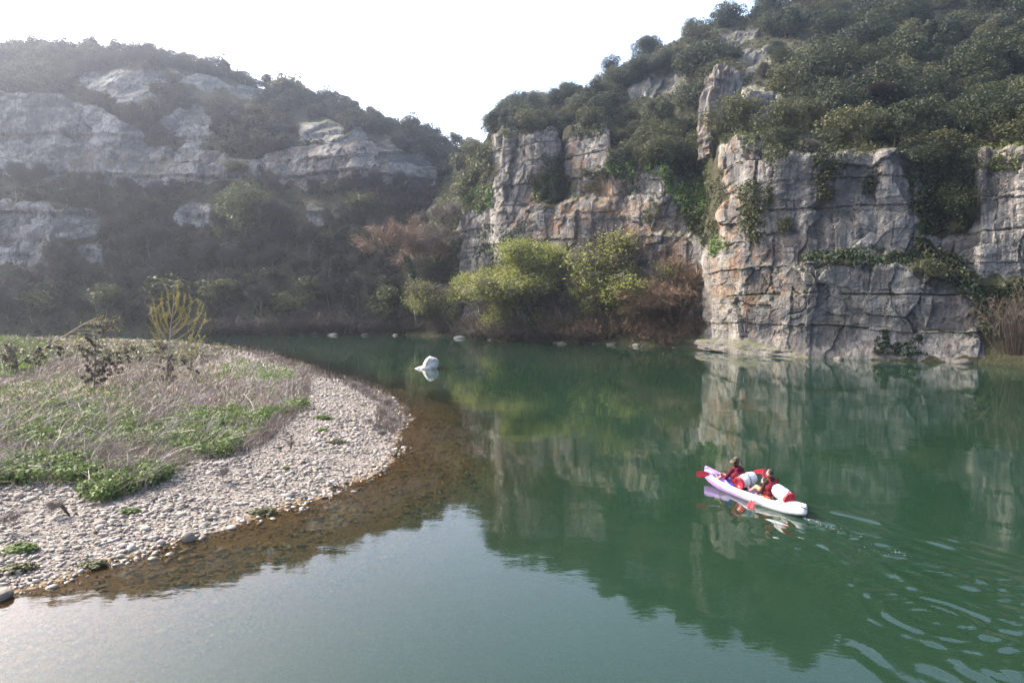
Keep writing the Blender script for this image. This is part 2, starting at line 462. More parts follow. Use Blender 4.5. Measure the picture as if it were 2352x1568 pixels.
LW = build_wall('left_hillside', L_ST, [26, 34, 14, 8, 26, 34, 28, 18], us_l, L_POLY, M_ROCKL, 0.1, L_OCH, amp=1.15, edge=7.0, beds=2.2)

# ================================================================ ground, gravel bar, water
def catmull(P, n=8):
    P = np.asarray(P, float); Q = np.concatenate([[2 * P[0] - P[1]], P, [2 * P[-1] - P[-2]]])
    out = []
    for i in range(1, len(Q) - 2):
        t = np.linspace(0, 1, n, endpoint=False)[:, None]
        a, b, c, d = Q[i - 1], Q[i], Q[i + 1], Q[i + 2]
        out.append(0.5 * (2 * b + (c - a) * t + (2 * a - 5 * b + 4 * c - d) * t ** 2 + (3 * b - a - 3 * c + d) * t ** 3))
    out.append(P[-1:])
    return np.concatenate(out)

SHORE_UV = [(-260, 1455), (0, 1375), (100, 1345), (200, 1312), (320, 1275), (430, 1235), (520, 1212), (600, 1183), (680, 1160), (762, 1130), (830, 1098), (885, 1066), (912, 1035), (905, 1008), (918, 985), (928, 958), (905, 928), (880, 908), (800, 880), (745, 866), (690, 848), (640, 828), (590, 812), (530, 800), (470, 789)]
shore = np.array([on_water(u, v)[:2] for u, v in SHORE_UV])
shore = catmull(shore, 6)
shore = np.concatenate([shore, [[-62, 118], [-85, 121], [-130, 118], [-220, 105], [-220, -20], [-60, -14], [-24, 2]]])

def shore_dist(x, y):
    """signed distance to the bar's water line, positive on land"""
    x = np.asarray(x, float).ravel(); y = np.asarray(y, float).ravel()
    d = np.full(x.shape, 1e9)
    n = len(shore)
    for i in range(n):
        a = shore[i]; b = shore[(i + 1) % n]
        ab = b - a
        t = np.clip(((x - a[0]) * ab[0] + (y - a[1]) * ab[1]) / (ab @ ab), 0, 1)
        d = np.minimum(d, (x - a[0] - t * ab[0]) ** 2 + (y - a[1] - t * ab[1]) ** 2)
    d = np.sqrt(d)
    return np.where(in_poly(shore, x, y), d, -d)

def bed_height(x, y, d=None):
    sh = np.shape(x)
    x = np.ravel(x); y = np.ravel(y)
    if d is None: d = shore_dist(x, y)
    p = np.stack([x, y, 0 * x], -1)
    rough = 0.35 * perlin(p / 1.1) + 0.12 * perlin(p / 0.35)
    dd = d + rough * sstep(6, 1, np.abs(d))
    land = 0.62 * (1 - np.exp(-np.maximum(dd, 0) / 6.0)) + 0.55 * sstep(5, 22, dd) + 0.10 * perlin(p / 3.0) * sstep(0.5, 4, dd)
    o = np.maximum(-dd, 0)
    sea = -(0.13 * np.minimum(o, 3.2) + 0.42 * np.clip(o - 3.2, 0, 60)) + 0.05 * perlin(p / 1.5 + 4) * sstep(0.3, 2, o)
    return np.where(dd > 0, land, np.maximum(sea, -3.3)).reshape(sh)

def pebble_material():
    t = NT('river_gravel')
    g = t.n('NewGeometry'); pos = g.outputs['Position']
    rnd = t.n('Attribute', attribute_name='tint').outputs['Fac']
    z = t.n('SeparateXYZ', {0: pos}).outputs[2]
    dry = t.ramp(t.math('ADD', t.math('MULTIPLY', rnd, 0.75), t.math('MULTIPLY', t.noise(pos, 12, 4), 0.25)),
                 [(0.08, (0.075, 0.064, 0.055)), (0.35, (0.192, 0.160, 0.131)), (0.7, (0.292, 0.25, 0.21)), (0.96, (0.40, 0.355, 0.31))])
    alg = t.ramp(t.math('ADD', t.math('MULTIPLY', rnd, 0.6), t.math('MULTIPLY', t.noise(pos, 3, 4), 0.4)),
                 [(0.2, (0.07, 0.044, 0.015)), (0.5, (0.15, 0.098, 0.038)), (0.85, (0.26, 0.185, 0.085))])
    wet = t.maprange(t.math('ADD', z, t.math('MULTIPLY', t.math('SUBTRACT', t.noise(pos, 0.8, 3), 0.5), 0.1)), 0.05, -0.02)
    col = t.mix(wet, dry, alg)
    rough = t.maprange(z, 0.02, 0.09, 0.25, 0.85)
    bmp = t.n('Bump', {'Strength': 0.4, 'Distance': 0.02, 'Height': t.noise(pos, 30, 4)}).outputs[0]
    return t.surf(t.n('BsdfPrincipled', {'Base Color': col, 'Roughness': rough, 'Specular IOR Level': 0.4, 'Normal': bmp}).outputs[0])

def bar_material():
    t = NT('gravel_bar_ground')
    g = t.n('NewGeometry'); pos = g.outputs['Position']
    z = t.n('SeparateXYZ', {0: pos}).outputs[2]
    far = t.n('Attribute', attribute_name='soil').outputs['Fac']
    vor = t.n('TexVoronoi', {'Vector': pos, 'Scale': 9.0})
    dry = t.ramp(t.n('SeparateColor', {0: vor.outputs['Color']}).outputs[0], [(0.1, (0.085, 0.072, 0.06)), (0.5, (0.15, 0.13, 0.11)), (0.9, (0.23, 0.20, 0.175))])
    alg = t.mix(t.noise(pos, 2.5, 6, 0.7), (0.08, 0.045, 0.012), (0.21, 0.125, 0.042))
    soil = t.mix(t.noise(pos, 1.2, 6, 0.7), (0.075, 0.06, 0.035), (0.19, 0.15, 0.10))
    wet = t.maprange(t.math('ADD', z, t.math('MULTIPLY', t.math('SUBTRACT', t.noise(pos, 0.8, 3), 0.5), 0.1)), 0.05, -0.02)
    col = t.mix(wet, t.mix(far, dry, soil), alg)
    bmp = t.n('Bump', {'Strength': 1.0, 'Distance': 0.06, 'Height': vor.outputs['Distance']}).outputs[0]
    return t.surf(t.n('BsdfPrincipled', {'Base Color': col, 'Roughness': 0.85, 'Specular IOR Level': 0.2, 'Normal': bmp}).outputs[0])

M_PEB, M_BAR = pebble_material(), bar_material()

def nonuni(segs):
    out = [np.array([segs[0][0]], float)]
    for a, b, st in segs:
        n = max(1, int(round((b - a) / st)))
        out.append(np.linspace(a, b, n + 1)[1:])
    return np.concatenate(out)

gx = nonuni([(-230, -60, 6), (-60, -22, 0.7), (-22, 3, 0.2), (3, 14, 0.5)])
gy = nonuni([(-25, 8, 3), (8, 45, 0.22), (45, 125, 0.6), (125, 135, 2)])
GX, GY = np.meshgrid(gx, gy)
GD = shore_dist(GX, GY)
GZ = bed_height(GX, GY, GD)
gme = mesh('gravel_bar', np.stack([GX, GY, GZ], -1).reshape(-1, 3), grid_faces(len(gy), len(gx)), [M_BAR])
gp = np.stack([GX.ravel(), GY.ravel(), 0 * GX.ravel()], -1)
attr(gme, 'soil', sstep(4.5, 8.5, GD + 2.5 * perlin(gp / 4)))
BAR = obj('gravel_bar', gme, kind='structure')
gr = 3000.0
obj('ground', mesh('ground', [(-gr, -gr, -3.4), (gr, -gr, -3.4), (gr, gr, -3.4), (-gr, gr, -3.4)], np.array([[0, 1, 2, 3]]), [plain('river_bottom_silt', (0.12, 0.11, 0.07), 0.9, 0.1, 0.3, 0.5)]), kind='structure')

# ---------------------------------------------------------------- water
KB = on_water(1622, 1103)[:2]         # bow and stern of the kayak on the water
KS = on_water(1848, 1189)[:2]
KDIR = (KB - KS) / np.linalg.norm(KB - KS)

def water_waves(x, y):
    p = np.stack([x, y, 0 * x], -1)
    h = 0.007 * perlin(p / np.array([3.1, 2.3, 1])) + 0.0022 * perlin(p / np.array([0.9, 0.7, 1]) + 5)
    h *= 0.35 + 0.65 * sstep(-0.25, 0.35, perlin(p / 9.0 + 2))
    # rings left by the paddle strokes
    for (u, v, R, lam, A) in ((1845, 1272, 1.0, 0.34, 0.006), (2130, 1418, 1.75, 0.34, 0.011), (1745, 1165, 0.75, 0.26, 0.007), (2330, 1540, 2.2, 0.38, 0.007), (1990, 1262, 0.8, 0.33, 0.006), (2370, 1430, 1.8, 0.38, 0.005)):
        c = on_water(u, v)
        dx, dy = x - c[0], y - c[1]
        r = np.hypot(dx, dy) * (1 + 0.10 * perlin(p / 1.4 + u))
        env = np.exp(-((r - 0.62 * R) / (0.36 * R)) ** 2) + 0.35 * np.exp(-(r / (0.4 * R)) ** 2)
        h += A * env * np.sin(2 * PI * r / (lam * (0.75 + 0.45 * r / R)) + 6 * perlin(p / 2.2 + v)) * (0.55 + 0.6 * perlin(p / 0.9 + 3 * v))
        h += 0.9 * A * np.exp(-((r - 1.12 * R) / (0.17 * R)) ** 2) * sstep(-0.4, 0.3, perlin(p / 1.9 + u + 8))
    # V of the wake
    rel = np.stack([x - KS[0], y - KS[1]], -1)
    a = -(rel @ KDIR); b = rel @ np.array([KDIR[1], -KDIR[0]])
    for s in (-1, 1):
        for off, A in tuple((0.62 * k, 0.036 - 0.003 * k) for k in range(8)):
            bb = s * b - (0.20 + 0.30 * (a + 3.6) - off) + 0.15 * perlin(p / 2.0 + off)
            h += A * np.exp(-(bb / (0.12 + 0.012 * np.maximum(a, 0))) ** 2) * sstep(-3.6, -2.2, a - off) * np.exp(-np.maximum(a, 0) / 9.0) * (0.6 + perlin(p / 1.3 + 20 + off))
    fine = sstep(7, 11, x) * sstep(17.5, 14.0, y)
    q = np.stack([x * 0.9 - y * 0.35, x * 0.35 + y * 0.9, 0 * x], -1)
    h += fine * (0.0042 * perlin(q / np.array([1.5, 0.42, 1]) + 12) + 0.003 * perlin(q / np.array([0.7, 0.22, 1]) + 2)) * (0.4 + 0.9 * sstep(-.2, .3, perlin(p / 2.7 + 15)))
    trail = np.exp(-(b / (0.22 + 0.06 * np.maximum(a, 0))) ** 2) * sstep(-0.3, 0.3, a) * np.exp(-np.maximum(a, 0) / 6.0)
    h += trail * (0.055 * perlin(p / 0.33) + 0.03 * perlin(p / 0.15 + 7))
    return h

wx = nonuni([(-400, -60, 20), (-60, -14, 1.2), (-14, 3.5, 0.22), (3.5, 19, 0.08), (19, 32, 0.35), (32, 60, 1.5), (60, 400, 20)])
wy = nonuni([(-120, 4, 8), (4, 9, 0.3), (9, 25, 0.08), (25, 45, 0.22), (45, 140, 1.0), (140, 300, 10)])
WX, WY = np.meshgrid(wx, wy)
WZ = water_waves(WX.ravel(), WY.ravel()) * sstep(0.15, -0.6, shore_dist(WX, WY))
wme = mesh('water', np.stack([WX.ravel(), WY.ravel(), WZ], -1), grid_faces(len(wy), len(wx)), [])
wdep = np.maximum(0.0, -bed_height(WX, WY).ravel())
BOULDER = on_water(984, 846)
wdep = np.minimum(wdep, 0.25 + 1.6 * np.maximum(0, np.hypot((WX.ravel() - BOULDER[0] - 0.2) / 2.4, (WY.ravel() - BOULDER[1]) / 1.3) - 0.6))
attr(wme, 'depth', wdep)
relw = np.stack([WX.ravel() - KS[0], WY.ravel() - KS[1]], -1); aw = -(relw @ KDIR); bw = relw @ np.array([KDIR[1], -KDIR[0]])
rip = np.exp(-(bw / (0.5 + 0.22 * np.maximum(aw, 0))) ** 2) * sstep(-2.5, 0.5, aw) * np.exp(-np.maximum(aw, 0) / 12)
rip = np.maximum(rip, sstep(7.5, 11, WX.ravel()) * sstep(17, 12.5, WY.ravel()))
attr(wme, 'ripple', rip)

def water_material():
    t = NT('river_water')
    pos = t.n('NewGeometry').outputs['Position']
    dep = t.n('Attribute', attribute_name='depth').outputs['Fac']
    # murky green water hides the bed by its depth
    murk = t.math('SUBTRACT', 1.0, t.math('POWER', 2.718, t.math('MULTIPLY', dep, -0.62)))
    green = t.mix(t.noise(pos, 0.12, 3), (0.0082, 0.0232, 0.0122), (0.0115, 0.030, 0.0165))
    body = t.n('MixShader', {0: murk, 1: t.n('BsdfTransparent', {0: (0.92, 0.86, 0.68, 1)}).outputs[0], 2: t.n('BsdfDiffuse', {0: green}).outputs[0]}).outputs[0]
    rip = t.n('Attribute', attribute_name='ripple').outputs['Fac']
    rh = t.math('MULTIPLY', t.math('ADD', t.math('MULTIPLY', t.noise(t.scaled(pos, (1.6, 4.2, 1)), 1.0, 3, .55, .4), 0.032), t.math('MULTIPLY', t.noise(t.scaled(pos, (4.0, 9.0, 1)), 1.0, 2, .5), 0.009)), t.math('MULTIPLY', rip, t.maprange(t.noise(pos, 0.5, 3), 0.4, 0.6)))
    calm = t.maprange(t.noise(pos, 0.09, 2), 0.4, 0.62, 0.25, 1.0)
    h = t.math('ADD', t.math('MULTIPLY', t.noise(t.scaled(pos, (1.0, 1.6, 1)), 1.3, 3, 0.5), 0.003), t.math('MULTIPLY', t.noise(t.scaled(pos, (1.0, 1.8, 1)), 6.0, 2, 0.5), 0.0006))
    bmp = t.n('Bump', {'Strength': 1.0, 'Distance': 1.0, 'Height': t.math('ADD', rh, t.math('MULTIPLY', h, calm))}).outputs[0]
    fr = t.n('Fresnel', {'IOR': 1.333, 'Normal': bmp}).outputs[0]
    gl = t.n('BsdfGlossy', {'Color': (1, 1, 1, 1), 'Roughness': 0.015, 'Normal': bmp}).outputs[0]
    return t.surf(t.n('MixShader', {0: fr, 1: body, 2: gl}).outputs[0])
wme.materials.append(water_material())
obj('water', wme, kind='structure')

# ---------------------------------------------------------------- haze: a closed box of pale air round the whole place
hm = NT('haze_air')
pv = hm.n('VolumePrincipled', {'Color': (0.76, 0.84, 1.0, 1), 'Density': 0.00046, 'Anisotropy': 0.75})
hm.t.links.new(pv.outputs[0], hm.out.inputs['Volume'])
def box_mesh(name, lo, hi, mat):
    x0, y0, z0 = lo; x1, y1, z1 = hi
    V = [(x0, y0, z0), (x1, y0, z0), (x1, y1, z0), (x0, y1, z0), (x0, y0, z1), (x1, y0, z1), (x1, y1, z1), (x0, y1, z1)]
    F = np.array([[0, 3, 2, 1], [4, 5, 6, 7], [0, 1, 5, 4], [1, 2, 6, 5], [2, 3, 7, 6], [3, 0, 4, 7]])
    return mesh(name, V, F, [mat], smooth=False)
HAZE = obj('haze', box_mesh('haze', (-3100, -3100, -5.5), (3100, 3100, 135), hm.m), kind='stuff')
# ================================================================ plants
def leaf_mat(name, ca, cb, trans=0.3, scale=0.7, hue=0.25):
    t = NT(name)
    pos = t.n('NewGeometry').outputs['Position']
    r = t.n('ObjectInfo').outputs['Random']
    f = t.math('ADD', t.math('MULTIPLY', t.noise(pos, scale, 3), 1.0 - hue), t.math('MULTIPLY', r, hue))
    c = t.ramp(f, [(0.28, ca), (0.72, cb)])
    c = t.mix(t.math('MULTIPLY', t.noise(pos, scale * 9, 2), 0.5), c, tuple(x * 0.45 for x in ca))
    d = t.n('BsdfPrincipled', {'Base Color': c, 'Roughness': 0.6, 'Specular IOR Level': 0.25}).outputs[0]
    tr = t.n('BsdfTranslucent', {0: c}).outputs[0]
    return t.surf(t.n('MixShader', {0: trans, 1: d, 2: tr}).outputs[0])

M_OAK = leaf_mat('holm_oak_leaves', (0.0230, 0.0334, 0.0127), (0.0490, 0.0605, 0.0219), 0.3, 0.7, 0.5)
M_OAKL = leaf_mat('far_evergreen_leaves', (0.0224, 0.0291, 0.0134), (0.0476, 0.0532, 0.0213))
M_OLIVE = leaf_mat('olive_scrub_leaves', (0.0600, 0.0680, 0.0240), (0.1080, 0.1080, 0.0440))
M_WILLOW = leaf_mat('spring_willow_leaves', (0.22, 0.26, 0.045), (0.44, 0.455, 0.11), 0.4, 1.2)
M_GREEN = leaf_mat('fern_leaves', (0.0723, 0.1275, 0.0272), (0.1445, 0.2210, 0.0553), 0.35)
M_IVY = leaf_mat('ivy_leaves', (0.0176, 0.0336, 0.0144), (0.0440, 0.0680, 0.0288), 0.15)
M_MOSS = leaf_mat('moss_cushion', (0.07, 0.10, 0.02), (0.16, 0.18, 0.045), 0.2)
M_NETTLE = leaf_mat('nettle_leaves', (0.052, 0.095, 0.017), (0.15, 0.215, 0.045), 0.3, 1.6)
M_GRASS = leaf_mat('meadow_grass', (0.09, 0.17, 0.02), (0.17, 0.26, 0.04), 0.4)
M_BUD = leaf_mat('young_buds', (0.20, 0.17, 0.035), (0.34, 0.30, 0.07), 0.35)
M_DEBRIS = leaf_mat('flood_debris', (0.07, 0.05, 0.034), (0.17, 0.13, 0.095), 0.05, 3.0)
M_DRY = leaf_mat('dry_stalks', (0.1200, 0.0880, 0.0680), (0.2880, 0.2320, 0.1920), 0.1, 0.5, 0.0)
M_BARK = plain('grey_bark', (0.13, 0.11, 0.09), 0.9, 0.1, 0.3, 3.0)
M_BARKB = plain('brown_bark', (0.085, 0.062, 0.045), 0.9, 0.1, 0.3, 3.0)
M_TWIG = leaf_mat('grey_brown_twigs', (0.0850, 0.0698, 0.0577), (0.1700, 0.1402, 0.1148), 0.0)
M_TWIGR = leaf_mat('russet_twigs', (0.1904, 0.1224, 0.0748), (0.3672, 0.2380, 0.1428), 0.0)
M_TWIGP = leaf_mat('purple_grey_twigs', (0.0462, 0.0392, 0.0359), (0.0898, 0.0762, 0.0680), 0.0)

def unit(a): return a / (np.linalg.norm(a, axis=-1, keepdims=True) + 1e-9)

def rhombs(C, N, size, r, elong=1.5, curl=0.0):
    """leaf shaped quads at C facing N"""
    n = len(C)
    t = unit(np.cross(N, r.normal(size=(n, 3)))); b = np.cross(unit(N), t)
    s = (size * r.uniform(0.6, 1.35, n))[:, None]
    V = np.stack([C - t * s * elong * .5, C + b * s * .5 + unit(N) * s * curl, C + t * s * elong * .5, C - b * s * .5 + unit(N) * s * curl], 1)
    return V.reshape(-1, 3), np.arange(n * 4).reshape(n, 4)

def puffs(cen, rad, per, size, r, up=0.25, spread=0.75, elong=1.5, fill=0.35):
    """leaf quads over a set of overlapping balls"""
    k = len(cen)
    d = unit(r.normal(size=(k * per, 3)) + np.array([0, 0, up]))
    R = np.repeat(rad, per)[:, None] * (1 - fill * r.random((k * per, 1)) ** 1.6)
    C = np.repeat(cen, per, 0) + d * R
    N = unit(d + spread * r.normal(size=d.shape) + np.array([0, 0, 0.25]))
    return rhombs(C, N, size, r, elong)

def tubes(segs, sides=4):
    """segs (n,8): p0, p1, r0, r1 as tapered prisms"""
    s = np.asarray(segs, float); n = len(s)
    p0, p1, r0, r1 = s[:, :3], s[:, 3:6], s[:, 6], s[:, 7]
    d = unit(p1 - p0)
    ref = np.where(np.abs(d[:, 2:3]) > 0.9, np.array([[1., 0, 0]]), np.array([[0, 0, 1.]]))
    a = unit(np.cross(d, ref)); b = np.cross(d, a)
    ang = np.arange(sides) * 2 * PI / sides
    ring = a[:, None] * np.cos(ang)[None, :, None] + b[:, None] * np.sin(ang)[None, :, None]
    V = np.concatenate([p0[:, None] + ring * r0[:, None, None], p1[:, None] + ring * r1[:, None, None]], 1).reshape(-1, 3)
    base = (np.arange(n) * 2 * sides)[:, None]
    k = np.arange(sides); k2 = (k + 1) % sides
    F = np.stack([base + k, base + k2, base + sides + k2, base + sides + k], -1).reshape(-1, 4)
    return V, F

def slivers(p0, p1, w, r):
    """thin twigs: a single triangle each"""
    d = unit(p1 - p0); a = unit(np.cross(d, r.normal(size=d.shape))) * np.asarray(w).reshape(-1, 1)
    V = np.stack([p0 - a, p0 + a, p1], 1).reshape(-1, 3)
    return V, np.arange(len(V)).reshape(-1, 3)

def joinm(parts):
    Vs, F4, F3, o = [], [], [], 0
    for V, F in parts:
        Vs.append(V); (F4 if F.shape[1] == 4 else F3).append(F + o); o += len(V)
    out = []
    if F4: out.append(np.concatenate(F4))
    if F3: out.append(np.concatenate(F3))
    return np.concatenate(Vs), out

def grow(r, height, trunk_r, levels=4, split=3, spread=0.6, lean=(0, 0, 0), up=0.25, first=0.35, shrink=0.68, droop=0.0):
    """limbs of a tree: segments, and the tips with their directions"""
    segs, tips = [], []
    def go(p, d, L, rad, lev):
        n = 3 if lev == 0 else 2
        for i in range(n):
            d = d + r.normal(size=3) * 0.13 + np.array([0, 0, up * 0.25 - droop * lev * 0.12]); d /= np.linalg.norm(d)
            q = p + d * L / n
            r1 = rad * (0.86 if lev == 0 else 0.8)
            segs.append((*p, *q, rad, r1)); p, rad = q, r1
            if lev > 0 or i == n - 1:
                m = 1 if (lev == levels or i < n - 1) else split
                if lev < levels:
                    for _ in range(m if i == n - 1 else r.integers(0, 2)):
                        nd = d + spread * r.normal(size=3) + np.array([0, 0, up]); nd /= np.linalg.norm(nd)
                        go(p, nd, L * shrink * r.uniform(0.75, 1.15), rad * 0.62, lev + 1)
        if lev >= levels - 1: tips.append((*p, *d))
    d0 = np.array([0, 0, 1.0]) + np.array(lean, float); d0 /= np.linalg.norm(d0)
    go(np.zeros(3), d0, height * first, trunk_r, 0)
    return np.array(segs), np.array(tips)

def twig_cloud(tips, per, length, w, r, spread=0.7, droop=0.0):
    n = len(tips) * per
    p = np.repeat(tips[:, :3], per, 0) + r.normal(size=(n, 3)) * length * 0.22
    d = unit(np.repeat(tips[:, 3:], per, 0) + spread * r.normal(size=(n, 3)) + np.array([0, 0, 0.15 - droop]))
    L = length * r.uniform(0.45, 1.1, (n, 1))
    return slivers(p, p + d * L, w * r.uniform(0.7, 1.3, n), r)

def ellipsoid_puffs(r, k, R, H, z0, pr):
    d = unit(r.normal(size=(k, 3)) + np.array([0, 0, 0.35]))
    c = d * np.array([R, R, H * 0.5]) * (0.45 + 0.5 * r.random((k, 1)) ** 0.5)
    c *= 0.8 + 0.4 * r.random((k, 1))
    c[:, 2] += z0 + H * 0.45
    return c, pr * r.uniform(0.65, 1.3, k)

# ---- prototypes share their mesh data with every copy
def make_evergreen(seed, mat, R=2.3, H=3.6, puff=26, per=230, size=0.125):
    r = np.random.default_rng(seed)
    c, pr = ellipsoid_puffs(r, puff, R, H, 0.5, R * 0.40)
    V, F = puffs(c, pr, per, size, r)
    V2, F2 = puffs(c * np.array([.7, .7, .8]), pr * 0.8, 10, size * 2.0, r)      # inner leaves so that the heart is dense
    V, F = joinm([(V, F), (V2, F2)])
    crown = mesh('crown', V, F, [mat], smooth=False)
    segs, tips = grow(r, H * 0.9, 0.13, 2, 3, 0.6)
    Vt, Ft = tubes(segs)
    return crown, mesh('trunk', Vt, Ft, [M_BARK])

def make_bare(seed, mat, H=8.0, levels=4, per=26, L=1.1, w=0.016, spread=0.6, split=3, up=0.22, leaf=None, leaf_n=0, leaf_size=0.2, tr=0.15, lean=(0, 0, 0), droop=0.0, first=0.34, bark=None, fill=1.0):
    r = np.random.default_rng(seed)
    segs, tips = grow(r, H, tr, levels, split, spread, lean, up, first, droop=droop)
    Vt, Ft = tubes(segs)
    s = np.nonzero(segs[:, 6] < tr * 0.5)[0]
    inner = np.concatenate([segs[s, 3:6], unit(segs[s, 3:6] - segs[s, :3])], 1)
    parts = [twig_cloud(np.concatenate([tips, inner]), per, L, w, r, 0.7, droop)]
    me_t = mesh('trunk', Vt, Ft, [bark or M_BARK])
    me_c = mesh('twigs', *joinm(parts), [mat], smooth=False)
    me_l = None
    if leaf is not None:
        ns = perlin(tips[:, :3] / (H * 0.16) + seed * 3.1); keep = tips[ns > np.quantile(ns, 1 - fill)]
        c = np.repeat(keep[:, :3], leaf_n, 0) + r.normal(size=(len(keep) * leaf_n, 3)) * L * 0.5
        Vl, Fl = rhombs(c, unit(r.normal(size=c.shape) + np.array([0, 0, .5])), leaf_size, r, 1.7)
        me_l = mesh('leaves', Vl, Fl, [leaf], smooth=False)
    return me_c, me_t, me_l

def make_thicket(seed, mat, stems=55, W=3.0, H=2.6, per=34, L=0.55, w=0.013, droop=0.5, bark=None):
    """many arching stems from one root, each with fine side twigs"""
    r = np.random.default_rng(seed); segs, P0, P1 = [], [], []
    for _ in range(stems):
        a = r.uniform(0, 2 * PI); R = W * r.uniform(0.15, 1.0) ** 0.7; h = H * r.uniform(0.55, 1.05) * (1 - 0.35 * (R / W) ** 2)
        b = np.array([math.cos(a), math.sin(a), 0]) * R
        base = b * r.uniform(0.05, 0.3) + r.normal(size=3) * [W * .08, W * .08, 0]
        pts = [base, base + b * 0.3 + [0, 0, h * 0.62], base + b * 0.72 + [0, 0, h], base + b * (1.0 + 0.1 * r.normal()) + [0, 0, h * (1 - droop * r.random())]]
        pts = [p + r.normal(size=3) * 0.06 * H * (k > 0) for k, p in enumerate(pts)]
        C = catmull(np.array(pts), 4); rr = np.linspace(0.035, 0.012, len(C))
        segs += [(*C[i], *C[i + 1], rr[i], rr[i + 1]) for i in range(len(C) - 1)]
        t = r.uniform(2, len(C) - 1.001, per); i = t.astype(int); f = (t - i)[:, None]
        q = C[i] * (1 - f) + C[i + 1] * f; d = unit(C[i + 1] - C[i])
        P0.append(q); P1.append(q + unit(d + 0.75 * r.normal(size=q.shape)) * L * r.uniform(.4, 1.3, (per, 1)))
    P0, P1 = np.concatenate(P0), np.concatenate(P1)
    return mesh('twigs', *slivers(P0, P1, np.full(len(P0), w), r), [mat], smooth=False), mesh('stems', *tubes(np.array(segs), 3), [bark or M_BARKB])

def make_shrub(seed, mat, R=1.0, H=1.1, puff=11, per=60, size=0.17, stalks=0):
    r = np.random.default_rng(seed)
    c, pr = ellipsoid_puffs(r, puff, R, H, 0.0, R * 0.45)
    return mesh('shrub', *puffs(c, pr, per, size, r), [mat], smooth=False)

def plant(name, label, cat, loc, meshes, group=None, scale=1.0, rz=None, tilt=(0, 0)):
    """a tree: an empty at its foot with trunk, crown and so on as parts"""
    e = bpy.data.objects.new(name, None); e.empty_display_size = 0.5
    COL.objects.link(e)
    e.location = loc
    sc = scale if isinstance(scale, (tuple, list)) else (scale,) * 3
    e.scale = sc
    e.rotation_euler = (tilt[0], tilt[1], rng.uniform(0, 2 * PI) if rz is None else rz)
    tag(e, label, cat, group)
    for nm, me in meshes:
        if me is not None:
            c = bpy.data.objects.new(nm, me); COL.objects.link(c); c.parent = e
    return e

EV = [make_evergreen(100 + k, M_OAK, 2.3 * (1, 1.15, .9, 1.25, 1, 1.1)[k], 3.6 * (1, .85, 1.2, .9, 1.1, .8)[k]) for k in range(6)]
EVL = [make_evergreen(120 + k, M_OAKL, 2.3, 3.3, 20, 120, 0.19) for k in range(4)]
OLV = [make_evergreen(140 + k, M_OLIVE, 2.2, 3.0, 22, 210, 0.12) for k in range(3)]
BARE = [make_bare(200 + k, M_TWIGP, 8.5, 4, 9, 1.25, 0.032, 0.55) for k in range(4)]
BUSHY = [make_bare(220 + k, M_TWIG, 4.0, 4, 12, 0.9, 0.018, 0.75, 3, 0.1, tr=0.07, first=0.25, bark=M_BARKB) for k in range(3)]

def size_word(s): return 'small' if s < 0.95 else ('middling' if s < 1.3 else 'large')
def zone_r(u, v):
    if v < 90: return 'near the top edge of the right hill'
    if u < 1330: return 'on the left shoulder of the right hill'
    if u < 1480 and v < 230: return 'on the skyline side of the right hill'
    if u < 1640: return 'above the middle right cliff'
    if v > 250: return 'on the brink of the tallest right cliff'
    if u > 2100: return 'at the right edge of the right hill'
    return 'in the dense wood high above the tallest right cliff'
def zone_l(u, v):
    if v < 150 and u < 450: return 'on the left half of the hazy skyline'
    if u > 820: return 'on the low right end of the left hill'
    if v < 230 and u < 450: return 'between the upper and main cliffs of the left hill'
    if u > 600: return 'above the right cliff band of the left hill'
    if v < 300: return 'under the skyline of the left hill'
    return 'among the main cliff bands of the left hill'
def zone_b(u, v):
    if v < 520: return 'close under the main cliff band of the left hill'
    if u < 300: return 'low in the wood at the left edge'
    if u < 650: return 'in the middle of the wood across the river'
    return 'in the wood behind the river boulder'
# ---------------------------------------------------------------- scatter over the hillsides
def samples(Wl, n, cond):
    idx = np.nonzero(cond.ravel())[0]
    P = Wl['P'].reshape(-1, 3)
    # even in the picture: weight by projected cell size
    return rng.choice(idx, size=min(n, len(idx)), replace=False)

def poly_any(polys, u, v):
    m = np.zeros(np.shape(u), bool)
    for p in polys: m |= in_poly(p, u, v)
    return m

def place(Wl, n_try, cond, rocks, rmin, hang, rad, limit, taken, most=1, cap=None):
    """pick well spaced spots on a hillside; hang = crown height in metres that must not cover bare rock"""
    out = []
    idx = samples(Wl, n_try, cond)
    P = Wl['P'].reshape(-1, 3); U = Wl['u'].reshape(-1); Vv = Wl['v'].reshape(-1)
    tk = np.array(taken) if taken else np.zeros((0, 4))
    for i in idx:
        p = P[i]; u, v = U[i], Vv[i]
        s = rng.uniform(*rad)
        if cap and u < cap[0]: s = min(s, cap[1])
        px = FPX / max(p[1], 1)
        hh = hang * s * px
        q = [(u, v), (u, v - hh * 0.45), (u, v - hh * 0.8), (u - hh * 0.3, v - hh * 0.4), (u + hh * 0.3, v - hh * 0.4)]
        hit = sum(poly_any(rocks, np.array([a]), np.array([b]))[0] for a, b in q)
        if hit > most: continue
        if len(tk):
            d = np.linalg.norm(tk[:, :3] - p, axis=1)
            if (d < rmin * (s + tk[:, 3]) * 0.5).any(): continue
        tk = np.concatenate([tk, [[*p, s]]])
        out.append((p, s, u, v))
        if len(out) >= limit: break
    taken[:] = tk.tolist()
    return out

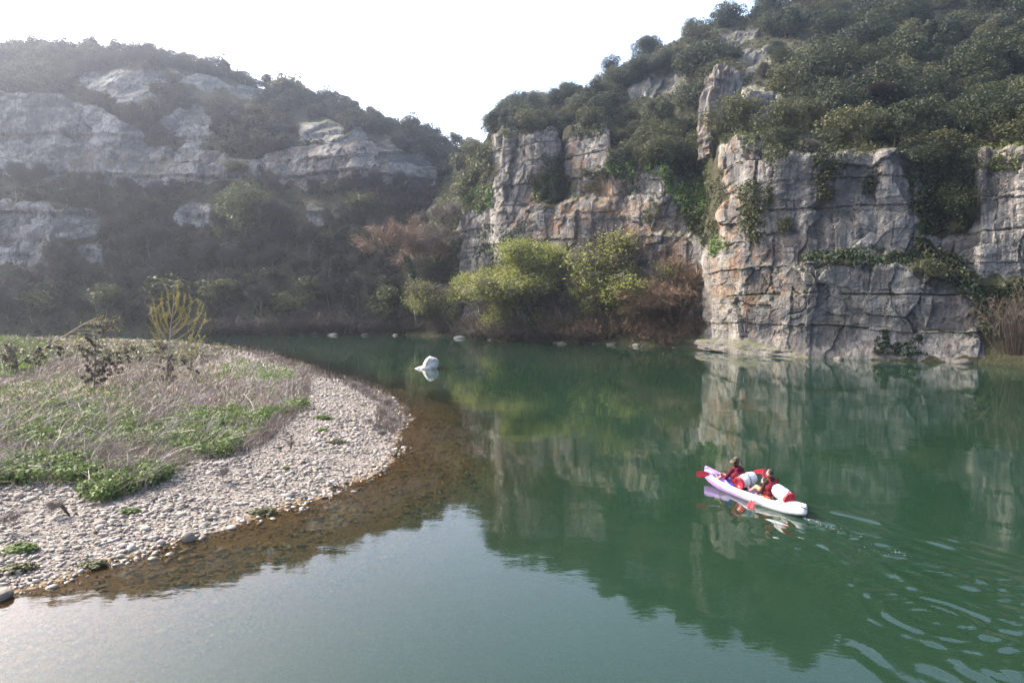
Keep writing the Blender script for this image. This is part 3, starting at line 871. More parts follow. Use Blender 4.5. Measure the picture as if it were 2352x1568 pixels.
uR, vR, mR = RW['u'], RW['v'], RW['m']
uL, vL, mL = LW['u'], LW['v'], LW['m']
T_right, T_left = [], []
slopeR = (mR < 0.35) & (vR < 400) & (uR > 1060) & (uR < 2480) & ((uR > 1390) | (vR < 330))
for p, s, u, v in place(RW, 9000, slopeR, R_POLY, 2.0, 3.4, (0.75, 1.7), 225, T_right, 1, (1500, 1.05)):
    k = rng.integers(0, 6) if rng.random() < 0.58 else 6 + rng.integers(0, 3)
    c, t_ = EV[k] if k < 6 else OLV[k - 6]
    if k < 6: lab = size_word(s) + ' dark evergreen oak ' + zone_r(u, v); grp = lab.replace(' oak ', ' oaks ')
    else: lab = size_word(s) + ' paler olive green bushy tree ' + zone_r(u, v); grp = lab.replace(' tree ', ' trees ')
    plant('evergreen_oak' if k < 6 else 'bushy_tree', lab, 'tree', p - [0, 0, 0.5 * s], [('crown', c), ('trunk', t_)], grp, (s * rng.uniform(.9, 1.2), s * rng.uniform(.9, 1.2), s * rng.uniform(.85, 1.15)))
gully = [[(2108, 250), (2262, 250), (2255, 350), (2225, 520), (2135, 535), (2114, 400)], [(1282, 300), (1306, 300), (1300, 470), (1235, 465), (1228, 430), (1280, 380)]]
for p, s, u, v in place(RW, 3000, poly_any(gully, uR, vR), [], 1.4, 3, (0.5, 1.0), 34, T_right):
    c, t_ = EV[rng.integers(0, 6)]
    plant('gully_oak', 'dark evergreen bush filling the gully ' + ('right of the tallest cliff' if u > 2000 else 'beside the first pillar of the middle cliff'), 'tree', p - [0, 0, 0.8 * s], [('crown', c), ('trunk', t_)], 'dark bushes in the gully ' + ('by the tallest cliff' if u > 2000 else 'by the first pillar'), s)
for p, s, u, v in place(RW, 3000, slopeR, R_POLY, 1.2, 2.5, (0.5, 1.0), 30, T_right):
    c, t_, _ = BUSHY[rng.integers(0, 3)]
    lab = ('low' if s < .75 else 'tall') + ' leafless grey brown shrub ' + zone_r(u, v)
    plant('leafless_shrub', lab, 'shrub', p - [0, 0, .2], [('twigs', c), ('stems', t_)], lab.replace(' shrub ', ' shrubs '), s * 1.1)
# left hill: evergreens high up, bare wood below the cliffs
upL = (mL < 0.4) & (vL < 425) & (uL > -90) & (uL < 1130)
for p, s, u, v in place(LW, 9000, upL, L_POLY, 2.2, 3.2, (0.6, 1.4), 270, T_left, 0):
    c, t_ = EVL[rng.integers(0, 4)]; lab = size_word(s) + ' dark evergreen tree ' + zone_l(u, v)
    plant('hill_oak', lab, 'tree', p - [0, 0, 0.5 * s], [('crown', c), ('trunk', t_)], lab.replace(' tree ', ' trees '), (s * 1.1, s * 1.1, s))
loL = (mL < 0.4) & (vL > 425) & (vL < 752) & (uL > -90) & (uL < 1130)
nb = 0
for p, s, u, v in place(LW, 9000, loL, L_POLY, 3.1, 4.5, (0.55, 1.1), 215, T_left, 0):
    if rng.random() < 0.58:
        c, t_, _ = BARE[rng.integers(0, 4)]
        plant('bare_tree', ('low' if s < .85 else 'tall') + ' leafless grey tree ' + zone_b(u, v), 'tree', p - [0, 0, 0.3], [('twigs', c), ('trunk', t_)], ('low' if s < .85 else 'tall') + ' leafless trees ' + zone_b(u, v), s)
    else:
        c, t_ = EVL[rng.integers(0, 4)]
        plant('understorey_tree', 'dark evergreen tree amid leafless trees ' + zone_b(u, v), 'tree', p - [0, 0, 0.3], [('crown', c), ('trunk', t_)], 'evergreens amid leafless trees ' + zone_b(u, v), s * 1.2)

# low growth that nobody could count: one mass of leaves per hillside
def mass(name, Wl, cond, n, mat, R, per, size, lift=0.1):
    idx = samples(Wl, n, cond)
    C = Wl['P'].reshape(-1, 3)[idx]
    rad = R * rng.uniform(0.6, 1.4, len(C))
    V, F = puffs(C + np.array([0, 0, lift]), rad, per, size, rng, 0.5)
    return obj(name, mesh(name, V, F, [mat], smooth=False), kind='stuff')

mass('undergrowth', RW, (mR < 0.45) & (vR < 740) & (uR < 2450) & (uR > 1040), 2300, M_OAK, 0.75, 34, 0.22)
mass('hill_undergrowth', LW, (mL < 0.45) & (uL > -90) & (uL < 1130), 1200, M_OAKL, 1.1, 34, 0.36)
# ================================================================ rocks that stand alone
import bmesh
def ico(sub):
    bm = bmesh.new(); bmesh.ops.create_icosphere(bm, subdivisions=sub, radius=1.0)
    V = np.array([v.co[:] for v in bm.verts]); F = np.array([[v.index for v in f.verts] for f in bm.faces]); bm.free()
    return V, F
ICO = {k: ico(k) for k in (1, 2, 3, 4, 5)}

def rock_mesh(name, dims, seed, sub=3, power=0.75, rough=0.2, mat=None, freq=1.2, ochre=0.2, strata=0.0):
    V, F = ICO[sub]; V = V.copy()
    r = np.random.default_rng(seed)
    V = np.sign(V) * np.abs(V) ** power
    for _ in range(5):                      # broken faces
        n = unit(r.normal(size=3)); o = r.uniform(0.72, 0.95)
        d = V @ n; V -= np.maximum(0, d - o)[:, None] * n * 0.85
    s = seed * 3.7
    V *= (1 + rough * fbm(V * freq + s, 4, 0.55))[:, None]
    P = V * np.array(dims) * 0.5
    if strata:
        lay = np.floor((P[:, 2] + 0.3 * perlin(P / 2)) / strata)
        P[:, :2] *= (1 + 0.16 * (hash2(lay, lay * 0 + seed) - 0.5))[:, None]
        e_, c_ = worley(np.arctan2(P[:, 1], P[:, 0]) * 2.2 + seed, P[:, 2] / 2.3, .9)
        P += unit(V) * (0.25 * fbm(P / 1.1 + s, 3) + 0.55 * (c_ - .5))[:, None]
    me = mesh(name, P, F, [mat or M_ROCK], smooth=(mat is not M_ROCK))
    n = len(P)
    attr(me, 'rock', np.ones(n)); attr(me, 'tint', 0.55 + 0.35 * perlin(P / 1.5 + s)); attr(me, 'ochre', np.full(n, ochre))
    return me

M_BOULDER = plain('pale_boulder', (0.36, 0.34, 0.315), 0.85, 0.2, 0.35, 1.6, bump=0.5)
M_BROWNROCK = plain('brown_river_stone', (0.17, 0.14, 0.11), 0.7, 0.3, 0.4, 3.0, bump=0.5)
M_WETROCK = plain('bank_stone', (0.075, 0.068, 0.06), 0.7, 0.3, 0.4, 2.0, bump=0.5)

def wall_point(Wl, u, v):
    d = (Wl['u'] - u) ** 2 + (Wl['v'] - v) ** 2
    i = np.unravel_index(np.argmin(d), d.shape)
    return Wl['P'][i].copy(), Wl['N'][i]

# the boulder in mid river: a rounded head leaning over a low tongue of rock
bp = BOULDER
V, F = ICO[4]; V = V.copy()
head = np.sign(V) * np.abs(V) ** 0.85 * np.array([0.98, 0.85, 1.05])
head[:, 0] += 0.22 * np.clip(head[:, 2], -1, 1)
for nn, oo in (((-.75, -.3, .6), .86), ((.8, -.55, .15), .74), ((.1, -.95, .3), .78), ((.55, -.2, .8), .92)):
    nn = unit(np.array(nn)); dd_ = head @ nn; head -= np.maximum(0, dd_ - oo)[:, None] * nn * .9
head *= (1 + 0.13 * fbm(V * 2.0 + 3, 5, .6))[:, None]
head += np.array([0.32, 0, 0.55])
tongue = np.sign(V) * np.abs(V) ** 0.9 * np.array([1.25, 0.75, 0.42])
tongue *= (1 + 0.28 * fbm(V * 2.4 + 8, 5, .6))[:, None]
tongue += np.array([-0.62, -0.25, 0.02])
tongue[:, 2] -= 0.22 * np.clip(-tongue[:, 0] - 0.4, 0, 2)
bv, bf = joinm([(head, F), (tongue, F)])
me = mesh('river_boulder', bv, bf, [M_BOULDER])
o = obj('river_boulder', me, loc=(bp[0], bp[1], 0), label='pale rounded boulder with a low tongue standing alone in the river', cat='boulder')
o.scale = (.72, .72, .72)
rm = o.modifiers.new('remesh', 'REMESH'); rm.mode = 'VOXEL'; rm.voxel_size = 0.045; rm.use_smooth_shade = True

# pinnacle, apron and bank stones
pp, _ = wall_point(RW, 1655, 318)
pm = rock_mesh('rock_pinnacle', (4.7, 4.4, 12.5), 5, 5, 0.5, 0.26, M_ROCK, 1.5, 0.75, 2.1)
obj('rock_pinnacle', pm, loc=(pp[0] - 0.2, pp[1] + 0.5, pp[2] + 3.6), label='tall grey and ochre rock pinnacle rising above the tallest right cliff corner', cat='rock').rotation_euler = (0, 0.06, 0.5)
p2, _ = wall_point(RW, 1745, 265)
obj('rock_outcrop', rock_mesh('rock_outcrop', (5.5, 4.5, 6.5), 9, 4, 0.65, 0.2, M_ROCK, 1.2, 0.3, 1.6), loc=p2 + np.array([0.3, 0.8, 0.5]), label='grey outcrop half hidden in shrubs next to the rock pinnacle', cat='rock')
ap0, ap1 = on_water(1628, 806), on_water(1880, 823)
mid = (ap0 + ap1) / 2
am = rock_mesh('rock_apron', (np.linalg.norm(ap1 - ap0) * 1.12, 5.0, 2.5), 21, 5, 0.8, 0.2, M_ROCK, 1.9, 0.25, 0)
o = obj('rock_apron', am, loc=(mid[0] + .3, mid[1] + 2.0, 0.1), label='low pale smooth rock shelf at the water below the tallest cliff', cat='rock')
o.rotation_euler = (0.0, 0.06, math.atan2(ap1[1] - ap0[1], ap1[0] - ap0[0]))
st = obj('flat_stone', rock_mesh('flat_stone', (2.2, 1.4, 0.75), 31, 3, 0.9, 0.15, M_BOULDER), loc=on_water(1056, 777) + [0, 0, 0.1], label='flat pale stone lying alone in the water off the far bank', cat='stone')
k = 0
for u, v, w in ((1085, 779, .7), (1122, 781, .8), (1268, 789, .8), (1282, 790, 1.3), (1296, 791, .6), (1372, 791, .7), (1405, 793, 1.2), (1458, 796, .7), (1470, 796, 1.3), (1482, 797, .6), (1548, 799, .8), (1608, 800, 1.6), (720, 768, 2.2), (765, 770, 1.8), (840, 771, 1.0), (905, 771, 1.2), (600, 768, 1.6), (1930, 826, 1.2), (2215, 836, 1.6)):
    k += 1
    where = 'far shaded bank' if u < 950 else ('right bank under the bare willows' if u < 1640 else 'foot of the tall right cliff')
    obj('bank_stone', rock_mesh('bank_stone', (w * 1.25, w * .8, w * .62), 40 + k, 3, 0.8, 0.25, M_WETROCK), loc=on_water(u + rng.uniform(-9, 9), v) + np.array([0, 0.3 + rng.uniform(-.3, .5), -0.05 + rng.uniform(-.12, .08)]),
        label='grey stone at the waterline of the ' + where, cat='stone', group='waterline stones, ' + where).rotation_euler = (0, 0, k * 1.3)

# ================================================================ plants on the right cliffs
def cliff_patch(name, label, cat, poly, mat, n, size, lift=0.35, droop=0.15, group=None, Wl=None):
    Wl = Wl or RW
    us_, vs_ = [p[0] for p in poly], [p[1] for p in poly]
    box = (Wl['u'] > min(us_) - 5) & (Wl['u'] < max(us_) + 5) & (Wl['v'] > min(vs_) - 5) & (Wl['v'] < max(vs_) + 5)
    ii = np.nonzero(box.ravel())[0]
    ii = ii[in_poly(poly, Wl['u'].ravel()[ii], Wl['v'].ravel()[ii])]
    if len(ii) < 3: return None
    P = Wl['P'].reshape(-1, 3); N = Wl['N'].reshape(-1, 3).copy()
    N[N[:, 1] > 0] *= -1
    k = max(6, n // 36)
    c = ii[rng.integers(0, len(ii), k)]
    cen = P[c] + N[c] * lift * 0.4 + rng.normal(size=(k, 3)) * 0.12
    cen[:, 2] -= droop
    org = cen.mean(0)
    V, F = puffs(cen - org, lift * 1.5 * rng.uniform(0.5, 1.4, k), 36, size, rng, 0.2)
    return obj(name, mesh(name, V, F, [mat], smooth=False), loc=org, label=label, cat=cat, group=group)

PATCH = [
    ('brink_bush', 'dark bush hanging over the brink at the left of the tallest cliff', [(1755, 318), (1800, 312), (1815, 365), (1785, 382), (1758, 350)], M_OAK, 1500, 0.18, .7, .3),
    ('brink_bush', 'dark bushes hanging over the middle of the tallest cliff brink', [(1850, 325), (1925, 320), (1930, 380), (1895, 398), (1860, 372)], M_OAK, 2400, 0.18, .75, .3),
    ('brink_bush', 'olive bush hanging over the right of the tallest cliff brink', [(1955, 325), (2010, 322), (2005, 360), (1965, 362)], M_OLIVE, 1500, 0.18, .65, .2),
    ('brink_bush', 'dark bushes spilling over the right corner of the tallest cliff', [(2040, 322), (2112, 310), (2118, 365), (2070, 352)], M_OAK, 1900, 0.18, .7, .2),
    ('pillar_bush', 'green bushes on top of the second rock pillar of the middle cliff', [(1306, 305), (1400, 285), (1404, 312), (1330, 318)], M_OAK, 1500, 0.18, .6, .0),
    ('face_scrub', 'dark green creeper draped over the middle cliff between the pillars and the recess', [(1420, 400), (1470, 398), (1462, 440), (1430, 450)], M_IVY, 1000, 0.18, .45, .1),
    ('face_creeper', 'green creeper hanging on the right end of the middle cliff', [(1515, 395), (1565, 400), (1570, 470), (1535, 450)], M_GREEN, 1500, 0.2, .5, .1),
    ('fern_clump', 'bright green fern growth on the ledge between two rock pillars of the middle cliff', [(1228, 420), (1290, 392), (1312, 415), (1330, 460), (1270, 472), (1238, 462)], M_GREEN, 1700, 0.30, .55, .1),
    ('fern_bank', 'bright green fern bank along the brink of the middle cliff', [(1396, 372), (1430, 338), (1560, 352), (1568, 400), (1480, 392), (1405, 396)], M_GREEN, 3000, 0.30, .6, .0),
    ('green_creeper', 'green creeper pouring down the recess beside the tallest cliff corner', [(1556, 385), (1640, 385), (1636, 470), (1600, 500), (1572, 490)], M_GREEN, 2600, 0.28, .5, .1),
    ('brown_creeper', 'olive brown creeper hanging below the green creeper in the cliff recess', [(1580, 490), (1632, 470), (1640, 560), (1610, 560)], M_OLIVE, 1500, 0.24, .4, .1),
    ('fern_fronds', 'small bright green tuft on the corner low down beside the cliff recess', [(1636, 552), (1662, 545), (1664, 572), (1640, 585)], M_GREEN, 800, 0.22, .45, .0),
    ('green_spur', 'grassy green growth on the sloping left end of the right cliffs', [(1042, 470), (1090, 425), (1135, 430), (1138, 470), (1090, 488)], M_GREEN, 2200, 0.30, .5, .0),
    ('moss_cushion', 'yellow green moss cap draped over the top of the tallest cliff corner', [(1690, 322), (1708, 296), (1756, 296), (1762, 322), (1715, 338)], M_MOSS, 1500, 0.16, .3, .0),
    ('ledge_moss', 'dark green moss and grass along the long ledge halfway up the tallest cliff', [(1826, 604), (1862, 583), (1950, 578), (2100, 586), (2105, 606), (2000, 608)], M_IVY, 3200, 0.18, .35, -.1),
    ('moss_patch', 'green moss patch on top of the rightmost cliff block', [(2268, 372), (2300, 358), (2352, 366), (2352, 392), (2290, 395)], M_MOSS, 1100, 0.15, .25, .0),
    ('dry_grass_brink', 'yellow brown grass on the brink above the rightmost cliff block', [(2235, 340), (2300, 318), (2400, 312), (2400, 335), (2260, 350)], M_MOSS, 1500, 0.16, .3, -.1),
    ('ivy_column', 'dark ivy curtain climbing the middle cliff behind the willows', [(1118, 520), (1140, 505), (1155, 540), (1180, 520), (1202, 515), (1208, 640), (1130, 660), (1095, 600)], M_IVY, 3600, 0.26, .7, .2),
    ('ivy_curtain', 'dark ivy hanging below the overhang beside the russet streak of the middle cliff', [(1206, 530), (1250, 560), (1275, 600), (1268, 680), (1215, 680)], M_IVY, 2200, 0.26, .6, .2),
    ('ivy_strip', 'narrow dark ivy strip at the right edge of the tallest cliff', [(2082, 385), (2112, 375), (2118, 480), (2128, 560), (2108, 580), (2095, 470)], M_IVY, 1500, 0.22, .3, .1),
    ('dark_scrub', 'dark leafless scrub at the foot of the cliffs by the right edge', [(2180, 650), (2245, 640), (2352, 660), (2400, 660), (2400, 780), (2270, 780), (2245, 700)], M_IVY, 1800, 0.22, .6, .0),
    ('wall_moss', 'dark moss stain growth at the base of the tallest cliff', [(2010, 780), (2035, 750), (2050, 790), (2120, 770), (2120, 818), (2010, 812)], M_IVY, 3600, 0.12, .13, .0),
    ('cliff_bush', 'brown olive bush clinging to the left part of the tallest cliff', [(1700, 440), (1735, 420), (1752, 470), (1745, 548), (1712, 535)], M_OLIVE, 2300, 0.22, .75, .2),
    ('cliff_bush', 'small dark bush high in the middle of the tallest cliff', [(1872, 410), (1900, 395), (1915, 440), (1885, 468)], M_OLIVE, 900, 0.2, .5, .1),
    ('cliff_bush', 'small round dark bush near the top right of the tallest cliff face', [(1990, 400), (2020, 400), (2015, 440), (1988, 432)], M_OAK, 600, 0.2, .5, .1),
    ('cliff_bush', 'tiny dark bush at the left of the tallest cliff face below its brink', [(1758, 435), (1778, 435), (1775, 465), (1758, 458)], M_OLIVE, 400, 0.2, .4, .1),
    ('cliff_bush', 'olive bush on a crack just above the ochre part of the tallest cliff', [(1790, 505), (1812, 500), (1808, 525), (1792, 530)], M_OLIVE, 400, 0.2, .4, .1),
    ('cliff_bush', 'grey green bush on the face of the second pillar of the middle cliff', [(1345, 400), (1372, 370), (1395, 400), (1385, 440), (1350, 440)], M_OLIVE, 1100, 0.2, .55, .1),
    ('cliff_bush', 'grey olive scrub on the right half of the middle cliff', [(1472, 470), (1510, 450), (1520, 500), (1490, 520)], M_OLIVE, 900, 0.18, .4, .1),
    ('cliff_bush', 'green bushes crowning the first pillar at the left end of the middle cliff', [(1150, 305), (1200, 285), (1285, 290), (1285, 312), (1200, 312)], M_OAK, 1500, 0.2, .5, -.1),
    ('cliff_bush', 'dark scrub on the face of the first pillar of the middle cliff', [(1240, 360), (1280, 345), (1290, 400), (1262, 410)], M_OAK, 1000, 0.2, .5, .1),
]
for nm, lab, poly, mat, n, size, lift, droop in PATCH:
    cliff_patch(nm, lab, nm.split('_')[-1] if nm not in ('fern_clump', 'fern_fronds', 'dark_scrub', 'face_scrub') else ('fern' if 'fern' in nm else 'scrub'), poly, mat, n, size, lift, droop)
# far bank, spur and foot of the wood: leaf mass on the spur and scrub along the water
mass('spur_scrub', RW, (uR < 1135) & (vR < 745) & (mR < 0.6) & (vR > 380), 800, M_OLIVE, 0.9, 34, 0.26)

# ================================================================ trees along the right bank, one by one
def fitted(name, label, u, vb, vt, wpx, Y, meshes, rz=0.0, cat='tree', group=None, z=None):
    """set a tree of any size so that it stands at (u, vb) and reaches vt, wpx wide"""
    foot = at(u, vb, Y); top = at(u, vt, Y)
    if z is not None: foot[2] = z
    P = []
    for _, me in meshes:
        if me is None: continue
        a = np.empty(len(me.vertices) * 3, np.float32); me.vertices.foreach_get('co', a); P.append(a.reshape(-1, 3))
    P = np.concatenate(P)
    hi = np.percentile(P[:, 2], 99.7); w0 = np.percentile(P[:, 0], 98.5) - np.percentile(P[:, 0], 1.5)
    sz = (top[2] - foot[2]) / hi; sx = wpx / FPX * Y / w0
    return plant(name, label, cat, foot, meshes, group, (sx, sx, sz), rz)

def willow(seed, H=9, leaf=M_WILLOW, n=34, size=0.092, fill=0.75, lean=(0, 0, 0), tw=M_TWIG, per=10, spread=0.55, up=0.25, levels=4, droop=0.0, first=0.3, tr=0.14, split=3):
    c, t_, l = make_bare(seed, tw, H, levels, per, 0.9, 0.016, spread, split, up, leaf, int(n * 1.35), size, tr, lean, droop, first, fill=fill)
    return [('twigs', c), ('trunk', t_), ('leaves', l)]

YB = lambda u: float(np.interp(u, [700, 985, 1130, 1300, 1600], [141, 134, 116, 109, 98]))
BANK = [
    # seed, label, u, v foot, v top, width px, dY, options
    (301, 'yellow green willow with a round crown standing in front of the dark ivy', 1222, 720, 552, 124, 3, dict(n=70, fill=0.85, up=.35)),
    (302, 'low bright yellow green willow nearest the ivy clad trunk, leaning left', 1112, 745, 612, 112, 1, dict(n=56, fill=.7, lean=(-.25, 0, 0))),
    (303, 'wide low yellow green willow over the ivy clad leaning trunk', 1190, 755, 618, 180, 0, dict(n=44, fill=.65, spread=.7, up=.18)),
    (304, 'small yellow green willow between the round willow and the tall sparse one', 1276, 748, 562, 84, 2, dict(n=50, fill=.65)),
    (305, 'tall sparse half leafed tree in the middle of the bank group', 1352, 770, 534, 150, 2, dict(n=30, fill=.5, up=.4)),
    (306, 'sparse yellow leafed tree standing against the pale lower cliff', 1462, 772, 532, 150, 2, dict(n=30, fill=.5, up=.35, lean=(-.1, 0, 0))),
    (307, 'low spreading yellow green willow at the water in front of the sparse trees', 1405, 775, 636, 130, -1, dict(n=46, fill=.55, spread=.7, up=.14)),
    (308, 'yellow green willow bush low over the water left of the tall sparse tree', 1318, 780, 630, 112, -1, dict(n=46, fill=.55, spread=.7, up=.12)),
    (309, 'half bare olive willow at the left end of the bank group with yellow tips', 1040, 764, 642, 110, 0, dict(n=26, fill=.4, spread=.7)),
    (310, 'yellow green willow twigs reaching low over the water at the far left of the group', 1006, 760, 684, 72, -1, dict(n=36, fill=.5, lean=(-.5, 0, 0))),
    (311, 'small pale green willow at the foot of the dark ivy curtain', 1138, 732, 608, 76, 4, dict(n=40, fill=.7)),
    (312, 'yellow green leafed shoots above the brown bush beside the cliff corner', 1444, 735, 606, 80, 0, dict(n=32, fill=.5)),
    (314, 'yellow green willow behind the brown bush against the lower cliff', 1500, 765, 600, 110, 2, dict(n=30, fill=.45, up=.3)),
    (315, 'yellow green low willow beside the dark ivy at the left of the group', 1078, 752, 640, 100, 1, dict(n=44, fill=.6, spread=.65)),
    (316, 'broad yellow green willow in the heart of the bank group', 1252, 768, 628, 140, -1, dict(n=46, fill=.6, spread=.7, up=.15)),
    (317, 'yellow green willow filling the gap beside the tall sparse tree', 1362, 772, 610, 120, 1, dict(n=40, fill=.55, spread=.6)),
    (318, 'low yellow green shoots over the water at the right of the group', 1455, 782, 690, 100, -2, dict(n=36, fill=.5, spread=.7, up=.1)),
    (313, 'olive round topped bush behind the ivy clad trunk of the russet tree', 992, 720, 594, 118, 6, dict(n=50, leaf=M_OLIVE, fill=.9)),
]
for sd, lab, u, vb, vt, w, dY, kw in BANK:
    fitted('willow_tree', lab, u, vb, vt, w, YB(u) + dY + 2, willow(sd, **kw))
BROWN = [
    (331, 'large rounded russet bush of bare arching twigs beside the tallest cliff corner', 1540, 772, 610, 170, 0, dict(per=16, spread=.75, up=.05, droop=.35, tw=M_TWIGR)),
    (332, 'bare russet bush at the water below the sparse yellow tree', 1478, 786, 700, 120, -2, dict(per=13, spread=.8, up=.0, droop=.3, tw=M_TWIGR)),
    (333, 'bare brown bush at the water below the tall sparse tree', 1395, 786, 708, 110, -2, dict(per=13, spread=.8, up=.0, droop=.3, tw=M_TWIGR)),
    (334, 'low bare brown bush at the water right of the ivy clad leaning trunk', 1290, 784, 706, 110, -2, dict(per=13, spread=.8, up=.0, droop=.3, tw=M_TWIGR)),
    (335, 'low bare grey brown bush at the water under the wide low willow', 1190, 780, 712, 120, -2, dict(per=13, spread=.8, up=.0, droop=.3)),
    (336, 'low bare grey brown bush at the water left of the ivy clad leaning trunk', 1098, 776, 708, 110, -2, dict(per=13, spread=.8, up=.0, droop=.3)),
    (337, 'bare brown bush against the foot of the cliff corner by the rock shelf', 1590, 796, 720, 80, -1, dict(per=13, spread=.8, up=.0, droop=.2, tw=M_TWIGR)),
    (339, 'tangle of brown twigs over the water in the middle of the bank group', 1345, 788, 735, 130, -3, dict(tw=M_TWIGR)),
    (340, 'tangle of grey brown twigs over the water below the round willow', 1240, 784, 735, 130, -3, dict()),
    (341, 'tangle of brown twigs trailing in the water below the russet bush', 1530, 796, 745, 130, -3, dict(tw=M_TWIGR)),
    (342, 'tangle of grey twigs over the water under the leaning willow', 1145, 780, 730, 130, -3, dict()),
    (338, 'low bare grey bush at the water at the left end of the bank group', 1015, 774, 716, 100, -1, dict(per=13, spread=.8, up=.0, droop=.3)),
]
for sd, lab, u, vb, vt, w, dY, kw in BROWN:
    c, t_ = make_thicket(sd, kw.get('tw', M_TWIG), 170 if sd == 331 else 110, w / FPX * YB(u) / 2, (vb - vt) / FPX * YB(u))
    fitted('bare_bush', lab, u, vb, vt, w, YB(u) + dY + 2, [('twigs', c), ('stems', t_)], cat='bush')
for sd, u, vb, vt, w, dY, lab in ((361, 1560, 780, 585, 130, 1, 'tall bare brown tree leaning over the russet bush beside the cliff corner'), (362, 1420, 760, 560, 90, 4, 'slender bare tree between the two sparse yellow trees'), (363, 1500, 775, 640, 120, -1, 'bare brown willow with fine twigs right of the sparse yellow tree'), (364, 1160, 765, 640, 110, 2, 'bare grey willow behind the wide low willow'), (365, 1300, 765, 600, 80, 4, 'slender bare tree left of the tall sparse tree')):
    c, t_, _ = make_bare(sd, M_TWIGR if sd in (361, 363) else M_TWIG, 10, 4, 9, 1.0, 0.02, 0.55, 3, 0.2, tr=0.14, lean=(-.15, 0, 0), droop=.15)
    fitted('bare_willow', lab, u, vb, vt, w, YB(u) + dY + 2, [('twigs', c), ('trunk', t_)])
# the big russet tree with its ivy clad trunk, and the bare tree above it
c, t_, _ = make_bare(351, M_TWIGR, 15, 5, 5, 1.1, 0.026, 0.5, 3, 0.28, tr=0.34, lean=(-.16, 0, 0), droop=.12)
e = fitted('russet_tree', 'large leafless russet tree with ivy climbing its leaning trunk on the far bank', 962, 752, 498, 178, 136, [('twigs', c), ('trunk', t_)])
def ivy_trunk(name, parent_loc, pts, rad, n, size):
    pts = np.array(pts); t = rng.random(n) * (len(pts) - 1); i = np.minimum(t.astype(int), len(pts) - 2); f = (t - i)[:, None]
    c = pts[i] * (1 - f) + pts[i + 1] * f; d = unit(rng.normal(size=(n, 3)) * [1, 1, .3])
    return mesh(name, *rhombs(c + d * rad * rng.uniform(.5, 1.2, (n, 1)), unit(d + .5 * rng.normal(size=(n, 3))), size, rng, 1.3), [M_IVY], smooth=False)
f0 = at(962, 752, 135.2)
o = obj('trunk_ivy', ivy_trunk('trunk_ivy', None, [at(968, 752, 135.2) - f0, at(962, 700, 135.2) - f0, at(950, 640, 135.2) - f0, at(936, 590, 135.2) - f0], 0.75, 1700, 0.3), loc=f0, label='dark glossy ivy wrapped round the trunk of the large russet tree', cat='ivy')
f1 = at(1225, 768, 110)
obj('leaning_ivy_trunk', joined_me := ivy_trunk('leaning_ivy_trunk', None, [at(1232, 768, 110) - f1, at(1214, 730, 110) - f1, at(1200, 690, 110) - f1], 0.5, 900, 0.26), loc=f1, label='short leaning trunk clad in dark ivy rising from the waterside bushes', cat='trunk')
c, t_, _ = make_bare(352, M_TWIG, 11, 4, 7, 1.1, 0.024, 0.5, 3, 0.35, tr=0.2)
fitted('bare_ash', 'leafless grey tree standing above the russet tree beside the cliff spur', 1018, 600, 470, 100, 141, [('twigs', c), ('trunk', t_)])
c, t_ = make_thicket(353, M_TWIG, 80, 3.4, 6, 40, .6, .009, .35)
fitted('bare_shrub', 'pale bare shrub with tangled twigs at the waterside by the right edge', 2335, 815, 655, 170, 64.5, [('twigs', c), ('stems', t_)], cat='shrub')
c, t_, _ = make_bare(354, M_TWIG, 5, 4, 16, 0.9, 0.014, 0.7, 4, 0.2, tr=0.1)
for u, v, vt, w, lab in ((1950, 258, 205, 130, 'pale leafless shrub in the dark wood above the tallest cliff'), (1985, 215, 165, 60, 'small bare pale tree in the dark wood high above the tallest cliff')):
    p, _n = wall_point(RW, u, v)
    fitted('pale_bare_shrub', lab, u, v, vt, w, p[1] - 3, [('twigs', c), ('trunk', t_)], rz=u, cat='shrub')

# ---------------------------------------------------------------- single trees on the left hill
M_SPRING = leaf_mat('pale_spring_leaves', (0.06, 0.07, 0.025), (0.13, 0.135, 0.05), 0.35)
LEAFY = [make_evergreen(430 + k, M_SPRING, 2.0, 4.2, 20, 50, 0.24) for k in range(3)]
BIGL = make_evergreen(440, M_SPRING, 4.4, 8.5, 42, 90, 0.27)
def on_left(name, lab, u, v, vt, w, me, lift=0.0, cat='tree'):
    p, _n = wall_point(LW, u, v)
    return fitted(name, lab, u, v, vt, w, p[1] - lift, me, rz=u * 0.1, cat=cat)
on_left('pale_green_tree', 'large pale green leafed tree in the middle of the leafless wood below the left cliffs', 562, 540, 418, 125, [('crown', BIGL[0]), ('trunk', BIGL[1])], 2)
on_left('skyline_tree', 'light green tree standing up from the skyline of the left hill', 664, 236, 168, 66, [('crown', LEAFY[1][0]), ('trunk', LEAFY[1][1])], 0)
for k, (u, v, vt, w) in enumerate(((92, 720, 665, 70), (245, 715, 650, 70), (385, 700, 628, 90), (500, 690, 640, 70), (655, 730, 668, 66), (720, 690, 632, 60), (885, 735, 655, 60), (830, 480, 440, 60), (395, 190, 165, 40), (590, 275, 240, 45), (545, 400, 365, 50))):
    spot = ('low by the water at the far left', 'behind the small bud covered sapling', 'right above the bud covered sapling', 'low in the wood to the right of the sapling', 'low at the water left of the river boulder', 'in the wood above the river boulder', 'at the water by the russet tree', 'in the wood under the right end of the left cliffs', 'on the upper cliff band below the skyline', 'on the slope below the skyline tree', 'on the left cliff band right of the pale cliff')[k]
    on_left('spring_shrub', 'pale green leafing shrub ' + spot, u, v, vt, w, [('crown', LEAFY[k % 3][0]), ('trunk', LEAFY[k % 3][1])], 2, 'shrub')
